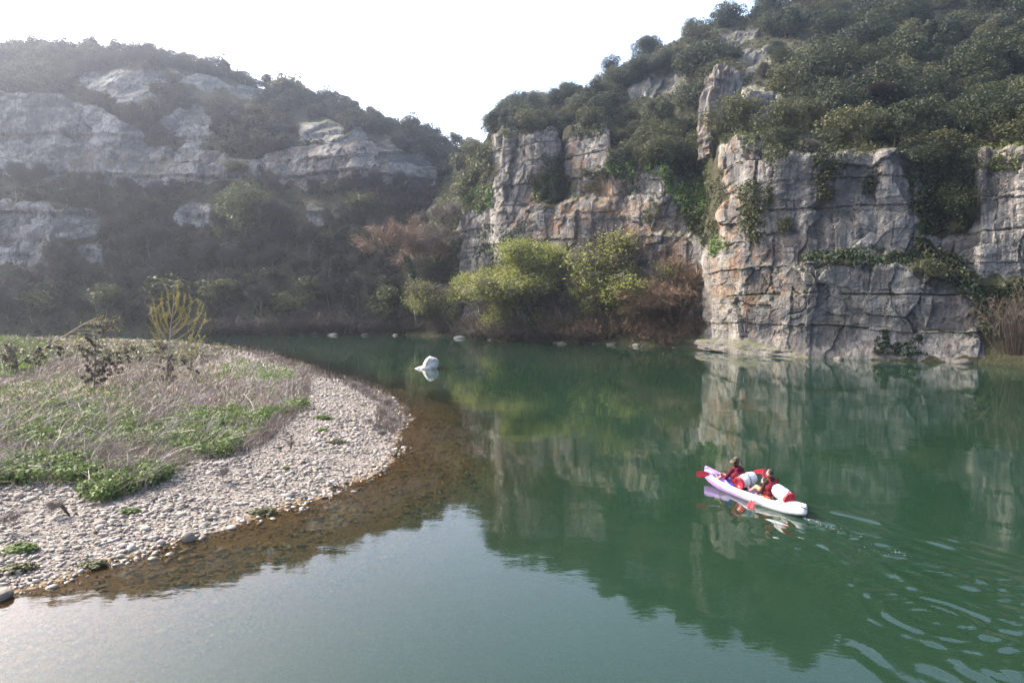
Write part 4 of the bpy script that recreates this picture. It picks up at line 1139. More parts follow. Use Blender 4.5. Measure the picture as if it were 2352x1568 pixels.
for k, (u, v, vt, w, lab) in enumerate(((1072, 455, 400, 56, 'yellow green tree at the left foot of the first rock pillar'), (1100, 425, 362, 60, 'yellow green tree leaning on the first rock pillar'), (1118, 395, 330, 44, 'slender yellow green tree behind the top of the first pillar'), (1062, 415, 352, 50, 'pale green tree in the dip of the skyline'), (1092, 375, 318, 50, 'pale green tree on the skyline right of the dip'))):
    p, _n = wall_point(RW, u, v)
    fitted('dip_tree', lab, u, v, vt, w, p[1] - 1, [('crown', LEAFY[k % 3][0]), ('trunk', LEAFY[k % 3][1])], rz=k)
# leafless scrub hanging over the water along the far bank
THK = [make_thicket(370 + k, M_TWIGP, 60, 4.0, 4.6, 26, .8, .018, .5) for k in range(3)]
for k, u in enumerate(np.linspace(470, 985, 17)):
    c, t_ = THK[k % 3]
    fitted('waterside_scrub', 'leafless grey scrub overhanging the water along the far shaded bank', u + rng.uniform(-12, 12), 770, rng.uniform(700, 735), rng.uniform(80, 125), W(769) + rng.uniform(0.5, 2.5), [('twigs', c), ('stems', t_)], rz=k, cat='shrub', group='scrub along the far shaded bank', z=0.1)
# ================================================================ the gravel bar
def to_ground(u, v):
    u = np.asarray(u, float); v = np.asarray(v, float)
    z = np.full(u.shape, 0.6)
    for _ in range(4):
        P = at(u, v, water_y(v, z)); z = bed_height(P[:, 0], P[:, 1])
    return np.stack([P[:, 0], P[:, 1], z], -1)

def to_uv(P):
    d = P - np.array([0, 0, CAM_H])
    f = d[:, 1] * CP - d[:, 2] * SP; up = d[:, 1] * SP + d[:, 2] * CP
    return 1176 + FPX * d[:, 0] / f, 784 - FPX * up / f

VEG = [(-400, 1150), (0, 1112), (130, 1116), (215, 1098), (240, 1108), (180, 1140), (230, 1158), (330, 1128), (395, 1098), (430, 1062), (560, 1042), (610, 1000), (640, 965), (700, 938), (690, 890), (680, 862), (640, 846), (560, 822), (450, 793), (-400, 775)]

# pebbles: the 300 that show largest are single stones, the rest one mass of gravel
def pebble_cloud(xy, size, sub):
    n = len(xy)
    V0, F0 = ICO[sub]
    rs_ = rng
    sc = size[:, None] * np.stack([rs_.uniform(.8, 1.5, n), rs_.uniform(.7, 1.1, n), rs_.uniform(.38, .7, n)], -1) * 0.5
    a = rs_.uniform(0, 2 * PI, n); tl = rs_.normal(size=n) * 0.22
    V = V0[None] * (1 + 0.16 * rs_.normal(size=(n, len(V0), 1))) * sc[:, None]
    z = V[..., 2] + V[..., 0] * tl[:, None]
    x = V[..., 0] * np.cos(a)[:, None] - V[..., 1] * np.sin(a)[:, None]
    y = V[..., 0] * np.sin(a)[:, None] + V[..., 1] * np.cos(a)[:, None]
    h = bed_height(xy[:, 0], xy[:, 1])
    P = np.stack([x + xy[:, :1], y + xy[:, 1:2], z + (h + sc[:, 2] * 0.45)[:, None]], -1)
    return P.reshape(-1, 3), (F0[None] + (np.arange(n) * len(V0))[:, None, None]).reshape(-1, 3), len(V0)

N0 = 80000
xy = np.stack([rng.uniform(-24, -1.0, N0), 10 + 56 * rng.random(N0) ** 1.75], -1)
d = shore_dist(xy[:, 0], xy[:, 1])
u_, v_ = to_uv(np.concatenate([xy, np.zeros((N0, 1)) + .4], 1))
veg = in_poly(VEG, u_, v_)
prob = np.where(d > 0, 1.0, 0.55) * np.where(veg, 0.12, 1.0)
keep = (d > -4.2) & (d < 12) & (u_ > -120) & (rng.random(N0) < prob)
xy, d = xy[keep], d[keep]
print('pebbles', len(xy))
sz = np.exp(rng.normal(math.log(0.066), 0.4, len(xy))) * (1 + 0.012 * xy[:, 1])
sz *= 0.72 + 0.6 * sstep(-.35, .4, perlin(np.stack([xy[:, 0] / 2.2, xy[:, 1] / 2.2, 0 * xy[:, 0]], -1)))
sz = np.clip(sz, 0.032, 0.3)
V, F, nv = pebble_cloud(xy, sz, 1)
me = mesh('gravel', V, F, [M_PEB])
attr(me, 'tint', np.repeat(rng.random(len(xy)), nv))
g_o = obj('gravel', me, parent=BAR, kind='stuff')
# single stones
STONE = []
for k in range(8):
    V0, F0 = ICO[2]; r_ = np.random.default_rng(500 + k)
    P = np.sign(V0) * np.abs(V0) ** 0.9 * (1 + 0.14 * fbm(V0 * 1.4 + k * 9, 2))[:, None] * np.array([r_.uniform(.5, .72), .45, r_.uniform(.2, .32)])
    m_ = mesh('stone', P, F0, [M_PEB]); attr(m_, 'tint', np.full(len(P), 0.25 + 0.09 * k)); STONE.append(m_)
n = 0
while n < 290:
    x, y = rng.uniform(-17, -2.5), 11 + 26 * rng.random() ** 1.4
    dd = shore_dist([x], [y])[0]
    if not (-2.5 < dd < 6.0): continue
    uu, vv = to_uv(np.array([[x, y, .3]]))
    if uu[0] < -40 or (in_poly(VEG, uu, vv)[0] and rng.random() < .8): continue
    s = rng.uniform(0.12, 0.2) if n > 16 else rng.uniform(0.2, 0.34)
    o = bpy.data.objects.new('stone', STONE[rng.integers(0, 8)]); COL.objects.link(o); o.parent = BAR
    z = float(bed_height(np.array([x]), np.array([y]))[0])
    o.location = (x, y, z + 0.08 * s); o.scale = (s, s, s * rng.uniform(.8, 1.2)); o.rotation_euler = (rng.normal() * .12, rng.normal() * .12, rng.uniform(0, 6.28))
    n += 1
p = on_water(8, 1374)
big = obj('shore_boulder', rock_mesh('shore_boulder', (.42, .36, .3), 77, 3, .85, .15, M_BROWNROCK), loc=p + [-.05, 0, .06], label='rounded brown grey boulder at the shoreline in the lower left corner', cat='boulder')
p = on_water(738, 1129)
obj('brown_stone', rock_mesh('brown_stone', (.34, .3, .3), 78, 3, .9, .15, M_BROWNROCK), loc=on_water(428, 1240) + [0.05, 0, .08], label='round brown stone standing in the water just off the gravel edge', cat='stone')

# ---------------------------------------------------------------- dry stalks, nettles and grass: uncountable
def in_picture(poly, n, jitter=0):
    us_, vs_ = [q[0] for q in poly], [q[1] for q in poly]
    out = np.zeros((0, 2))
    while len(out) < n:
        c = np.stack([rng.uniform(min(us_), max(us_), n), rng.uniform(min(vs_), max(vs_), n)], -1)
        out = np.concatenate([out, c[in_poly(poly, c[:, 0], c[:, 1])]])
    return to_ground(out[:n, 0], out[:n, 1])

GP = [
    ([(-120, 1080), (60, 1060), (190, 1062), (235, 1095), (190, 1112), (0, 1118), (-120, 1130)], 4200),
    ([(178, 1140), (250, 1108), (395, 1085), (392, 1102), (300, 1135), (225, 1160)], 2600),
    ([(300, 1010), (420, 960), (560, 940), (620, 960), (610, 995), (520, 1050), (420, 1058)], 6500),
    ([(600, 960), (680, 930), (708, 938), (650, 968)], 900),
    ([(470, 860), (560, 832), (660, 850), (690, 880), (600, 890), (500, 872)], 2400),
    ([(0, 980), (150, 930), (330, 960), (300, 1040), (60, 1040)], 4200),
    ([(-100, 900), (200, 880), (300, 930), (60, 960), (-100, 960)], 1800),
]

VEGV = [(max(u, -120), v) for u, v in VEG]
def stalk_mesh(name, P, hmean, mat, lean=(0.55, 0.35), wmul=1.0, seg=3, chaos=0.35):
    n = len(P)
    h = hmean * rng.uniform(0.35, 1.25, n) * (0.75 + 0.5 * sstep(-.4, .4, perlin(P / 2.5)))
    le = np.array([*lean, 0])[None] * rng.uniform(0.2, 1.3, (n, 1)) + rng.normal(size=(n, 3)) * [chaos, chaos, 0]
    w = 0.008 * wmul * np.maximum(1, P[:, 1] / 16) * rng.uniform(.7, 1.4, n)
    view = unit(P - np.array([0, 0, CAM_H])); side = unit(np.cross(view, [0, 0, 1.]) + 0.5 * rng.normal(size=(n, 3)))
    rows = []
    for k in range(seg + 1):
        t = k / seg
        c = P + np.array([0, 0, 1]) * (h * (t - 0.22 * t * t * np.linalg.norm(le, axis=1)))[:, None] + le * (h * t * t)[:, None] + rng.normal(size=(n, 3)) * 0.03 * (k > 0)
        ww = (w * (1 - 0.7 * t))[:, None]
        rows += [c - side * ww, c + side * ww]
    V = np.stack(rows, 1); m = 2 * (seg + 1)
    b = (np.arange(n) * m)[:, None]
    F = np.concatenate([np.stack([b + 2 * k, b + 2 * k + 1, b + 2 * k + 3, b + 2 * k + 2], -1).reshape(-1, 4) for k in range(seg)])
    return mesh(name, V.reshape(-1, 3), F, [mat], smooth=False)

P = in_picture(VEGV, 24000)
dn = perlin(P / np.array([4.0, 4.0, 1]) + 3)
P = P[rng.random(len(P)) < 0.45 + 0.55 * sstep(-0.3, 0.3, dn)]
ug, vg = to_uv(P); P = P[~(poly_any([g[0] for g in GP], ug, vg) & (rng.random(len(P)) < .62))]
obj('dry_weeds', stalk_mesh('dry_weeds', P, 0.68, M_DRY, chaos=0.55), kind='stuff')
M_PALE = leaf_mat('pale_dead_stems', (.26, .21, .18), (.50, .43, .38), 0.1, 0.5, 0.0)
obj('pale_stems', stalk_mesh('pale_stems', in_picture(VEGV, 3200), 0.95, M_PALE, (0.7, 0.3), 1.35, 4, 0.5), kind='stuff')
edge = [(560, 1045), (640, 960), (700, 935), (690, 860), (560, 815), (470, 795), (600, 808), (720, 850), (705, 940), (610, 1020)]
obj('bleached_weeds', stalk_mesh('bleached_weeds', in_picture(edge, 1600), 0.6, M_DRY, (0.2, 0.2)), kind='stuff')
strip = [(690, 845), (800, 872), (900, 920), (925, 965), (905, 1000), (860, 985), (870, 930), (790, 885), (700, 860)]
obj('shore_stalks', stalk_mesh('shore_stalks', in_picture(strip, 900), 0.55, M_DRY, (0.05, 0.1), 1.2), kind='stuff')
parts = []
for poly, n in GP:
    k = n // 26
    c = in_picture(poly, k)
    V, F = puffs(c + [0, 0, .20], rng.uniform(.16, .42, k) * (c[:, 1] / 24) ** 0.5, 40, 0.085, rng, 0.9, 0.6, 1.3)
    V[:, 2] = np.maximum(V[:, 2], 0.02); parts.append((V, F))
c = in_picture(VEGV, 1100); V, F = puffs(c + [0, 0, .16], rng.uniform(.12, .3, 1100) * (c[:, 1] / 22) ** 0.5, 16, 0.08, rng, 0.9, .6, 1.3); parts.append((V, F))
obj('nettles', mesh('nettles', *joinm(parts), [M_NETTLE], smooth=False), kind='stuff')
GRASSP = [(-120, 772), (20, 772), (110, 790), (120, 830), (60, 862), (-120, 880)]
obj('meadow_grass', stalk_mesh('meadow_grass', in_picture(GRASSP, 9000), 0.5, M_GRASS, (0.1, 0.1), 2.2, 2), kind='stuff')
c = in_picture([(-120, 775), (480, 790), (560, 812), (420, 840), (120, 835), (-120, 860)], 700)
V, F = puffs(c + [0, 0, .2], rng.uniform(.3, .7, 700), 18, 0.2, rng, .8)
obj('bramble', mesh('bramble', V, F, [leaf_mat('bramble_leaves', (.10, .085, .05), (.17, .17, .08), .2)], smooth=False), kind='stuff')
# single tufts on the open gravel
for k, (u, v, r_, lab) in enumerate(((740, 962, .62, 'bright green leafy clump alone on the gravel near the bend'), (742, 990, .3, 'small green tuft on the gravel below the leafy clump'), (55, 1265, .5, 'green leafy clump on the gravel in the lower left'), (300, 1178, .3, 'tiny green tuft on the gravel below the weed lobe'), (215, 1302, .36, 'dark green tuft at the water edge in the lower left'), (600, 1180, .5, 'dark green mossy clump at the water edge in the middle of the shore'), (655, 1078, .18, 'tiny green sprig on the gravel near the dead stump'), (40, 1310, .4, 'olive green low plants on the gravel at the left edge'), (775, 1020, .42, 'thin olive green growth on the gravel near the dead shrubs'), (700, 866, .8, 'low green grass tuft at the far shoreline of the bar'))):
    p = to_ground([u], [v])[0]
    c = rng.normal(size=(12, 3)) * [r_ * .16, r_ * .13, .02]; c[0] *= 0
    V, F = puffs(c + [0, 0, .05], r_ * rng.uniform(.4, .65, 12), 60, 0.075, rng, .9, .6, 1.3)
    obj('green_plant', mesh('green_plant', V, F, [M_NETTLE if k not in (4, 5, 7, 8) else M_OLIVE], smooth=False), loc=p, label=lab, cat='plant').scale = (1.25, .9, .5)

# ---------------------------------------------------------------- battered saplings with flood litter
def litter(pts, rad, n, size=0.08):
    pts = np.asarray(pts, float); rad = np.asarray(rad, float); k = 4
    sub_ = np.repeat(pts, k, 0) + rng.normal(size=(len(pts) * k, 3)) * (np.repeat(rad, k)[:, None] * [.65, .5, .95])
    V, F = puffs(sub_, np.repeat(rad, k) * rng.uniform(.25, .7, len(sub_)), max(14, n // 2), size * .42, rng, 0, 1.6, 4.0, 0.9)
    return mesh('flood_litter', V, F, [M_DEBRIS], smooth=False)

def limb(points, r0, r1):
    P = catmull(np.array(points, float), 5); k = len(P) - 1
    rr = np.linspace(r0, r1, k + 1)
    return [(*P[i], *P[i + 1], rr[i], rr[i + 1]) for i in range(k)]

M_PALEBARK = plain('pale_stripped_bark', (0.30, 0.25, 0.20), 0.8, 0.2, 0.3, 5)
# bud covered tall sapling
b0 = to_ground([383], [884])[0]; Y0 = b0[1]
def rel(u, v, dy=0.0): return at(u, v, Y0 + dy) - b0
segs = limb([(0, 0, -.1), rel(384, 850), rel(388, 800), rel(392, 750), rel(398, 700), rel(400, 652)], .07, .012)
main = [(384, 850), (386, 815), (390, 780), (392, 755), (395, 730)]
tips = []
rs2 = np.random.default_rng(77)
for k, (eu, ev, su, sv) in enumerate(((352, 690, 388, 790), (362, 700, 390, 770), (372, 672, 391, 760), (385, 668, 394, 735), (412, 672, 396, 730), (424, 690, 392, 760), (440, 690, 390, 775), (462, 690, 389, 790), (470, 735, 388, 795), (468, 700, 430, 745), (345, 705, 370, 760), (358, 740, 388, 800), (350, 762, 386, 805), (430, 720, 392, 765), (445, 760, 388, 805), (470, 770, 387, 812), (408, 660, 398, 705), (378, 715, 391, 765), (418, 705, 395, 742))):
    dy = rs2.normal() * .9
    a = rel(su, sv); e_ = rel(eu, ev, dy); m_ = (a + e_) / 2 + np.array([(eu - su) * .006, dy * .1, -abs(eu - su) * 0.005])
    s_ = limb([a, m_, e_], .022, .006); segs += s_
    for j in range(1, len(s_)): tips += [np.array(s_[j][:3]) * (1 - f) + np.array(s_[j][3:6]) * f for f in np.linspace(0, 1, 5)]
    for _ in range(3):
        q = np.array(s_[rs2.integers(2, len(s_))][3:6]); e2 = q + np.array([rs2.normal() * .25, rs2.normal() * .25, rs2.uniform(.3, .8)])
        segs.append((*q, *e2, .008, .004)); tips += [q * (1 - f) + e2 * f for f in np.linspace(.1, 1, 8)]
tips = np.array(tips)
Vt, Ft = tubes(segs, 5)
bc = np.repeat(tips, 2, 0) + rs2.normal(size=(len(tips) * 2, 3)) * .04
Vl, Fl = rhombs(bc, unit(rs2.normal(size=bc.shape)), 0.062, rs2, 1.8)
lit_pts = [rel(u, v) + rng.normal(size=3) * .1 for u, v in ((376, 800), (384, 818), (382, 835), (390, 830), (372, 850), (384, 862), (392, 868), (378, 875), (395, 845), (420, 838), (440, 850), (452, 845), (364, 795))]
plant('bud_sapling', 'tall sapling covered in yellow buds rising from the weeds on the gravel bar', 'tree', b0, [('trunk', mesh('trunk', Vt, Ft, [M_PALEBARK])), ('leaves', mesh('leaves', Vl, Fl, [M_BUD], smooth=False)), ('flood_litter', litter(lit_pts, [.3, .32, .3, .25, .25, .3, .3, .28, .2, .16, .15, .14, .2], 70, .11))], rz=0)
# bare sapling in front of it, full of litter
b0 = to_ground([216], [905])[0]; Y0 = b0[1]
segs = limb([(0, 0, -.1), rel(217, 870), rel(219, 830), rel(219, 790), rel(220, 755)], .05, .012)
lp, lr = [], []
for (u1, v1, su, sv) in ((190, 812, 218, 835), (195, 840, 218, 860), (262, 812, 219, 838), (300, 818, 219, 845), (240, 840, 218, 862), (285, 845, 218, 850), (330, 822, 219, 835), (200, 770, 219, 800), (255, 745, 220, 770), (275, 738, 220, 780), (180, 795, 219, 815), (250, 862, 217, 880), (185, 865, 217, 875), (320, 800, 219, 826)):
    dy = rng.normal() * .7
    a = rel(su, sv); e_ = rel(u1, v1, dy)
    s_ = limb([a, (a + e_) / 2 + [0, 0, -.05], e_], .016, .005); segs += s_
    for j in range(2, len(s_), 2):
        lp.append(s_[j][3:6]); lr.append(rng.uniform(.06, .13))
for v in (790, 800, 822, 835, 850, 862): lp.append(rel(217 + rng.normal() * 5, v)); lr.append(.19)
Vt, Ft = tubes(segs, 5)
plant('battered_sapling', 'bare sapling hung with brown flood litter left of the bud covered sapling', 'tree', b0, [('trunk', mesh('trunk', Vt, Ft, [M_BARK])), ('flood_litter', litter(lp, lr, 40, .1))], rz=0)
# leaning broken tree and litter clad stump at the left edge
b0 = to_ground([62], [862])[0]; Y0 = b0[1]
segs = limb([(0, 0, -.1), rel(72, 835), rel(100, 800), rel(150, 770), rel(190, 745), rel(222, 730)], .075, .015)
for (u1, v1, su, sv) in ((255, 738, 190, 745), (240, 760, 170, 758), (250, 775, 165, 762), (225, 785, 150, 770), (130, 790, 110, 795), (200, 795, 130, 785), (262, 752, 200, 742)):
    segs += limb([rel(su, sv), rel((u1 + su) / 2, (v1 + sv) / 2 - 3, .2), rel(u1, v1, rng.normal() * .5)], .02, .006)
for _ in range(60):
    s_ = segs[rng.integers(8, len(segs))]; q = np.array(s_[3:6]); segs.append((*q, *(q + [rng.uniform(.1, .6), rng.normal() * .2, rng.uniform(-.2, .25)]), .006, .003))
Vt, Ft = tubes(segs, 5)
bc = np.concatenate([np.array(segs)[-40:, 3:6]] * 5); bc = bc + rng.normal(size=bc.shape) * .12
Vl, Fl = rhombs(bc, unit(rng.normal(size=bc.shape)), 0.08, rng, 1.7)
plant('leaning_tree', 'broken tree leaning right over the weeds at the left edge', 'tree', b0, [('trunk', mesh('trunk', Vt, Ft, [M_PALEBARK])), ('leaves', mesh('leaves', Vl, Fl, [M_BUD], smooth=False)), ('flood_litter', litter([rel(86, 815), rel(92, 800), rel(84, 828), rel(112, 795), rel(140, 805), rel(135, 812)], [.3, .28, .3, .22, .22, .16], 90, .11))], rz=0)
b0 = to_ground([42], [868])[0]; Y0 = b0[1]
segs = limb([(0, 0, -.1), rel(40, 845), rel(34, 815), rel(25, 790)], .08, .03) + limb([rel(40, 840), rel(58, 825), rel(76, 812)], .05, .02) + limb([rel(-10, 822), rel(30, 820), rel(72, 818)], .03, .02) + limb([rel(40, 850), rel(80, 845), rel(92, 838)], .02, .01)
Vt, Ft = tubes(segs, 5)
plant('litter_stump', 'stubby trunk wrapped in brown flood litter at the left edge', 'stump', b0, [('trunk', mesh('trunk', Vt, Ft, [M_BARK])), ('flood_litter', litter([rel(40, 850), rel(38, 838), rel(32, 825), rel(22, 812), rel(50, 830), rel(62, 822), rel(26, 798), rel(16, 820), rel(88, 838)], [.36, .42, .45, .4, .36, .3, .24, .3, .14], 110, .12))], rz=0)

# dead shrubs, driftwood and stumps along the point of the bar
M_DEADW = leaf_mat('dead_wood', (.17, .14, .12), (.36, .31, .27), 0.0, 1.5)
DEAD = [make_bare(600 + k, M_DEADW, 1.0, 3, 7, .22, .006, .6, 3, .25, tr=.018, first=.3, bark=M_PALEBARK) for k in range(4)]
for k, (u, v, h, lab) in enumerate(((812, 905, .95, 'grey dead shrub at the upper end of the row along the point'), (838, 915, .8, 'grey dead shrub second from the upper end of the row along the point'), (862, 932, .9, 'pale dead shrub midway along the outer edge of the point'), (888, 945, .95, 'tall dead shrub where the point bends towards the camera'), (878, 965, .75, 'dead shrub with curled twigs behind the point'), (893, 982, .7, 'dense dead shrub on the very tip of the point'), (868, 998, .65, 'dark dead shrub at the tip above the waterline'), (882, 1010, .55, 'low dead shrub at the waterline below the tip'), (848, 985, .6, 'dead shrub set back from the tip on the gravel'), (936, 952, .55, 'bare branching snag standing in the water off the point'), (512, 1108, .6, 'tangled dry weed clump on the middle of the gravel'), (668, 1035, .5, 'small dry weed clump on the upper gravel'), (120, 1190, .55, 'dry weed tangle on the gravel at the lower left'), (30, 1225, .6, 'dry weed tangle with litter at the left edge'))):
    p = to_ground([u], [v])[0]; c, t_, _ = DEAD[k % 4]
    plant('dead_shrub', lab, 'shrub', p, [('twigs', c), ('stems', t_)], None, (h * 1.25, h * 1.25, h), k * 1.1)
DRIFT = [(906, 1048, [(0, 0, -.05), (.10, .0, .15), (.16, .1, .35), (.26, .1, .42)], 'twisted driftwood stump standing in the shallows at the point'), (928, 972, [(-.35, 0, .05), (0, 0, .12), (.3, .1, .1), (.5, .1, .22)], 'driftwood branch lying in the water off the point'), (668, 1030, [(0, 0, 0), (.03, 0, .25), (.0, .05, .5)], 'short dark stump on the upper gravel'), (770, 1128, [(-.2, 0, .03), (0, .05, .14), (.16, 0, .12)], 'dark driftwood lump at the water edge midway along the shore'), (140, 1185, [(-.3, 0, .25), (0, 0, .3), (.15, 0, .12), (.2, .1, -.05)], 'brown arched root on the gravel at the lower left'), (282, 1090, [(-.8, .2, .25), (-.3, 0, .3), (.2, 0, .22), (.5, -.1, .1)], 'brown log resting in the weeds above the weed lobe')]
for k, (u, v, pts, lab) in enumerate(DRIFT):
    p = to_ground([u], [v])[0]; pts = np.array(pts)
    s_ = limb(pts, .07 if k in (0, 3, 4, 5) else .04, .02)
    for _ in range(5):
        q = pts[rng.integers(1, len(pts))]; s_ += limb([q, q + rng.normal(size=3) * [.12, .1, .08] + [0, 0, .06], q + rng.normal(size=3) * [.2, .15, .1] + [0, 0, .16]], .02, .005)
    V, F = tubes(s_, 6)
    obj('driftwood', mesh('driftwood', V, F, [M_BARKB if k != 1 else M_PALEBARK]), loc=p, label=lab, cat='driftwood')
# ================================================================ kayak, paddlers and load
# local frame: x towards the bow, y to port (the flank in view), z up, origin amidships on the water
KC = (KB + KS) / 2
KL = float(np.linalg.norm(KB - KS)) + 0.12
KANG = math.atan2(KDIR[1], KDIR[0])
KM = Matrix.Translation((KC[0], KC[1], 0.0)) @ Matrix.Rotation(KANG, 4, 'Z')
KMi = np.array(KM.inverted())
def to_k(P): return (KMi[:3, :3] @ np.asarray(P, float)) + KMi[:3, 3]

def root(name, label, cat, loc=(0, 0, 0)):
    e = bpy.data.objects.new(name, None); COL.objects.link(e); e.empty_display_size = .3
    e.matrix_world = KM @ Matrix.Translation(loc)
    tag(e, label, cat); return e

def loft(rings, close_ends=True, closed=True):
    R = np.array(rings, float); m, n = R.shape[:2]
    i = np.arange(m * n).reshape(m, n); j = np.roll(i, -1, 1) if closed else i[:, 1:]
    ii = i if closed else i[:, :-1]
    F = np.stack([ii[:-1], j[:-1], j[1:], ii[1:]], -1).reshape(-1, 4)
    V = R.reshape(-1, 3); Fs = [F]
    if close_ends:
        V = np.concatenate([V, R[0].mean(0)[None], R[-1].mean(0)[None]])
        a, b = m * n, m * n + 1
        Fs.append(np.concatenate([np.stack([np.full(n, a), np.roll(i[0], -1), i[0]], -1), np.stack([np.full(n, b), i[-1], np.roll(i[-1], -1)], -1)]))
    return V, Fs

def tube_path(pts, rad, sides=10, smooth=6):
    P = catmull(np.array(pts, float), smooth) if smooth else np.array(pts, float)
    rad = np.interp(np.linspace(0, 1, len(P)), np.linspace(0, 1, len(np.atleast_1d(rad))), np.atleast_1d(rad)) if np.ndim(rad) else np.full(len(P), rad)
    T = unit(np.gradient(P, axis=0)); ref = np.array([0.13, 0.21, 0.97]); rings = []
    a = unit(np.cross(T[0], ref))
    for k in range(len(P)):
        a = unit(a - T[k] * (a @ T[k])); b = np.cross(T[k], a)
        th = np.arange(sides) * 2 * PI / sides
        rings.append(P[k] + rad[k] * (a[None] * np.cos(th)[:, None] + b[None] * np.sin(th)[:, None]))
    return loft(rings)

def multi(parts):
    Vs, Fs, o = [], {}, 0
    for V, F in parts:
        for f in (F if isinstance(F, list) else [F]):
            Fs.setdefault(f.shape[1], []).append(f + o)
        Vs.append(np.asarray(V, float)); o += len(V)
    return np.concatenate(Vs), [np.concatenate(x) for x in Fs.values()]

# ---- materials
def hull_material():
    t = NT('marbled_kayak_plastic')
    co = t.n('TexCoord').outputs['Object']; x = t.n('SeparateXYZ', {0: co}).outputs[0]
    f = t.math('ADD', x, t.math('MULTIPLY', t.math('SUBTRACT', t.noise(co, 2.2, 5, .6), .5), 1.7))
    c = t.ramp(t.maprange(f, -1.5, 2.0), [(0.0, (.60, .60, .63)), (.28, (.56, .54, .62)), (.55, (.42, .29, .56)), (.9, (.31, .17, .50))])
    c = t.mix(t.maprange(t.noise(co, 14, 4), .6, .8, 0, .25), c, (.45, .43, .42))
    return t.surf(t.n('BsdfPrincipled', {'Base Color': c, 'Roughness': .38, 'Specular IOR Level': .45}).outputs[0])
M_HULL = hull_material()
M_BLACK = plain('black_webbing', (.02, .02, .022), .6)
M_REDP = plain('red_plastic', (.42, .012, .018), .35, .5, .08)
M_WHITEP = plain('white_barrel_plastic', (.55, .56, .56), .4, .4, .06)
M_ALU = plain('paddle_shaft_metal', (.42, .42, .46), .35, .5, .05, metal=.3)
M_BLUEINK = plain('blue_print', (.05, .08, .30), .6)
M_GREYINK = plain('grey_print', (.16, .14, .22), .6)
M_WHITEPR = plain('white_print', (.85, .85, .85), .6)
M_SKIN = plain('skin', (.36, .20, .135), .5, .35, .08, 20)
M_BURG = plain('burgundy_cloth', (.07, .005, .018), .85, .15, .25, 25, bump=.3)
M_BROWN = plain('dark_brown_knit', (.042, .022, .018), .9, .1, .3, 40, bump=.4)
M_VEST = plain('red_life_vest', (.135, .008, .016), .7, .2, .15, 12, bump=.2)
M_HAIR = plain('grey_hair', (.026, .025, .027), .8, .3, .6, 60)
M_HAIRB = plain('brown_hair', (.05, .03, .018), .6, .3, .5, 60)
M_ORANGE = plain('orange_shorts', (.50, .09, .03), .8)
M_BLUE = plain('blue_print_shorts', (.04, .07, .35), .8, .2, .6, 30)
M_DARK = plain('dark_seat_foam', (.03, .03, .035), .9)

# ---- hull
hk = root('kayak', 'white and purple two seat kayak with two paddlers gliding on the green river', 'kayak')
NS = 61; ts = np.linspace(-1, 1, NS); hl = KL / 2
rings = []
for t in ts:
    at_ = abs(t)
    w = 0.385 * (1 - at_ ** 2.6) ** 0.72 + 0.04
    bowup = 0.20 * max(0, t) ** 2.6 + 0.09 * max(0, -t) ** 3
    top = 0.265 + bowup
    bot = -0.11 + 0.20 * at_ ** 5 + (0.10 * max(0, t) ** 4)
    x = t * hl * (1.0 - 0.0)
    op = float(sstep(0.0, 0.10, min(t + 0.60, 0.74 - t)))
    floor = 0.10
    chine = top - 0.135
    deck = top + 0.035 * (1 - op)
    sect = [(0, bot), (0.50 * w, bot + .02), (0.78 * w, bot + .07), (0.91 * w, 0.03 + bowup * .5), (0.995 * w, chine - .012), (1.0 * w, chine), (0.985 * w, chine + .012), (0.80 * w, top - .012), (0.76 * w, top), (0.69 * w, top - .006), (0.64 * w, op * (floor + .02) + (1 - op) * (deck - .004)), (0.30 * w, op * floor + (1 - op) * (deck + .012)), (0, op * floor + (1 - op) * (deck + .016))]
    pts = [(x, y, z) for y, z in sect] + [(x, -y, z) for y, z in sect[-2:0:-1]]
    rings.append(pts)
V, F = loft(rings)
hull_me = mesh('hull', V, F, [M_HULL])
hull = obj('hull', hull_me, hk)
sb = hull.modifiers.new('sub', 'SUBSURF'); sb.levels = 1; sb.render_levels = 1
def top_z(t): return 0.265 + 0.20 * max(0, t) ** 2.6 + 0.09 * max(0, -t) ** 3
def half_w(t): return 0.385 * (1 - abs(t) ** 2.6) ** 0.72 + 0.04
# carrying loops at both ends, deck strap
for s, tt in ((1, .985), (-1, .985)):
    x = s * hl * tt; z = top_z(s * tt)
    obj('carry_loop', mesh('carry_loop', *tube_path([(x - s * .22, .07, z + .03), (x - s * .08, .10, z - .02), (x + s * .05, .03, z - .07), (x + s * .05, -.03, z - .07), (x - s * .08, -.10, z - .02), (x - s * .22, -.07, z + .03)], .013, 6), [M_BLACK]), hk)
tt = 0.46
obj('deck_strap', mesh('deck_strap', *tube_path([(tt * hl, half_w(tt) * .78, top_z(tt) + .012), (tt * hl - .03, half_w(tt) * 1.0, top_z(tt) - .1), (tt * hl - .05, half_w(tt) * .97, .08)], .008, 5), [M_GREYINK]), hk)
# seat pads
for sx in (.64, -.92):
    V, F = loft([[(sx - .24 + .05 * k, y, .115 + (.0 if k < 3 else 0) + .26 * (k == 0)) for y in (-.2, -.1, 0, .1, .2)] + [(sx - .24 + .05 * k - .03, y, .10 + .26 * (k == 0)) for y in (.2, .1, 0, -.1, -.2)] for k in (0, 1, 3, 7)])
    obj('seat_pad', mesh('seat_pad', V, F, [M_DARK]), hk)
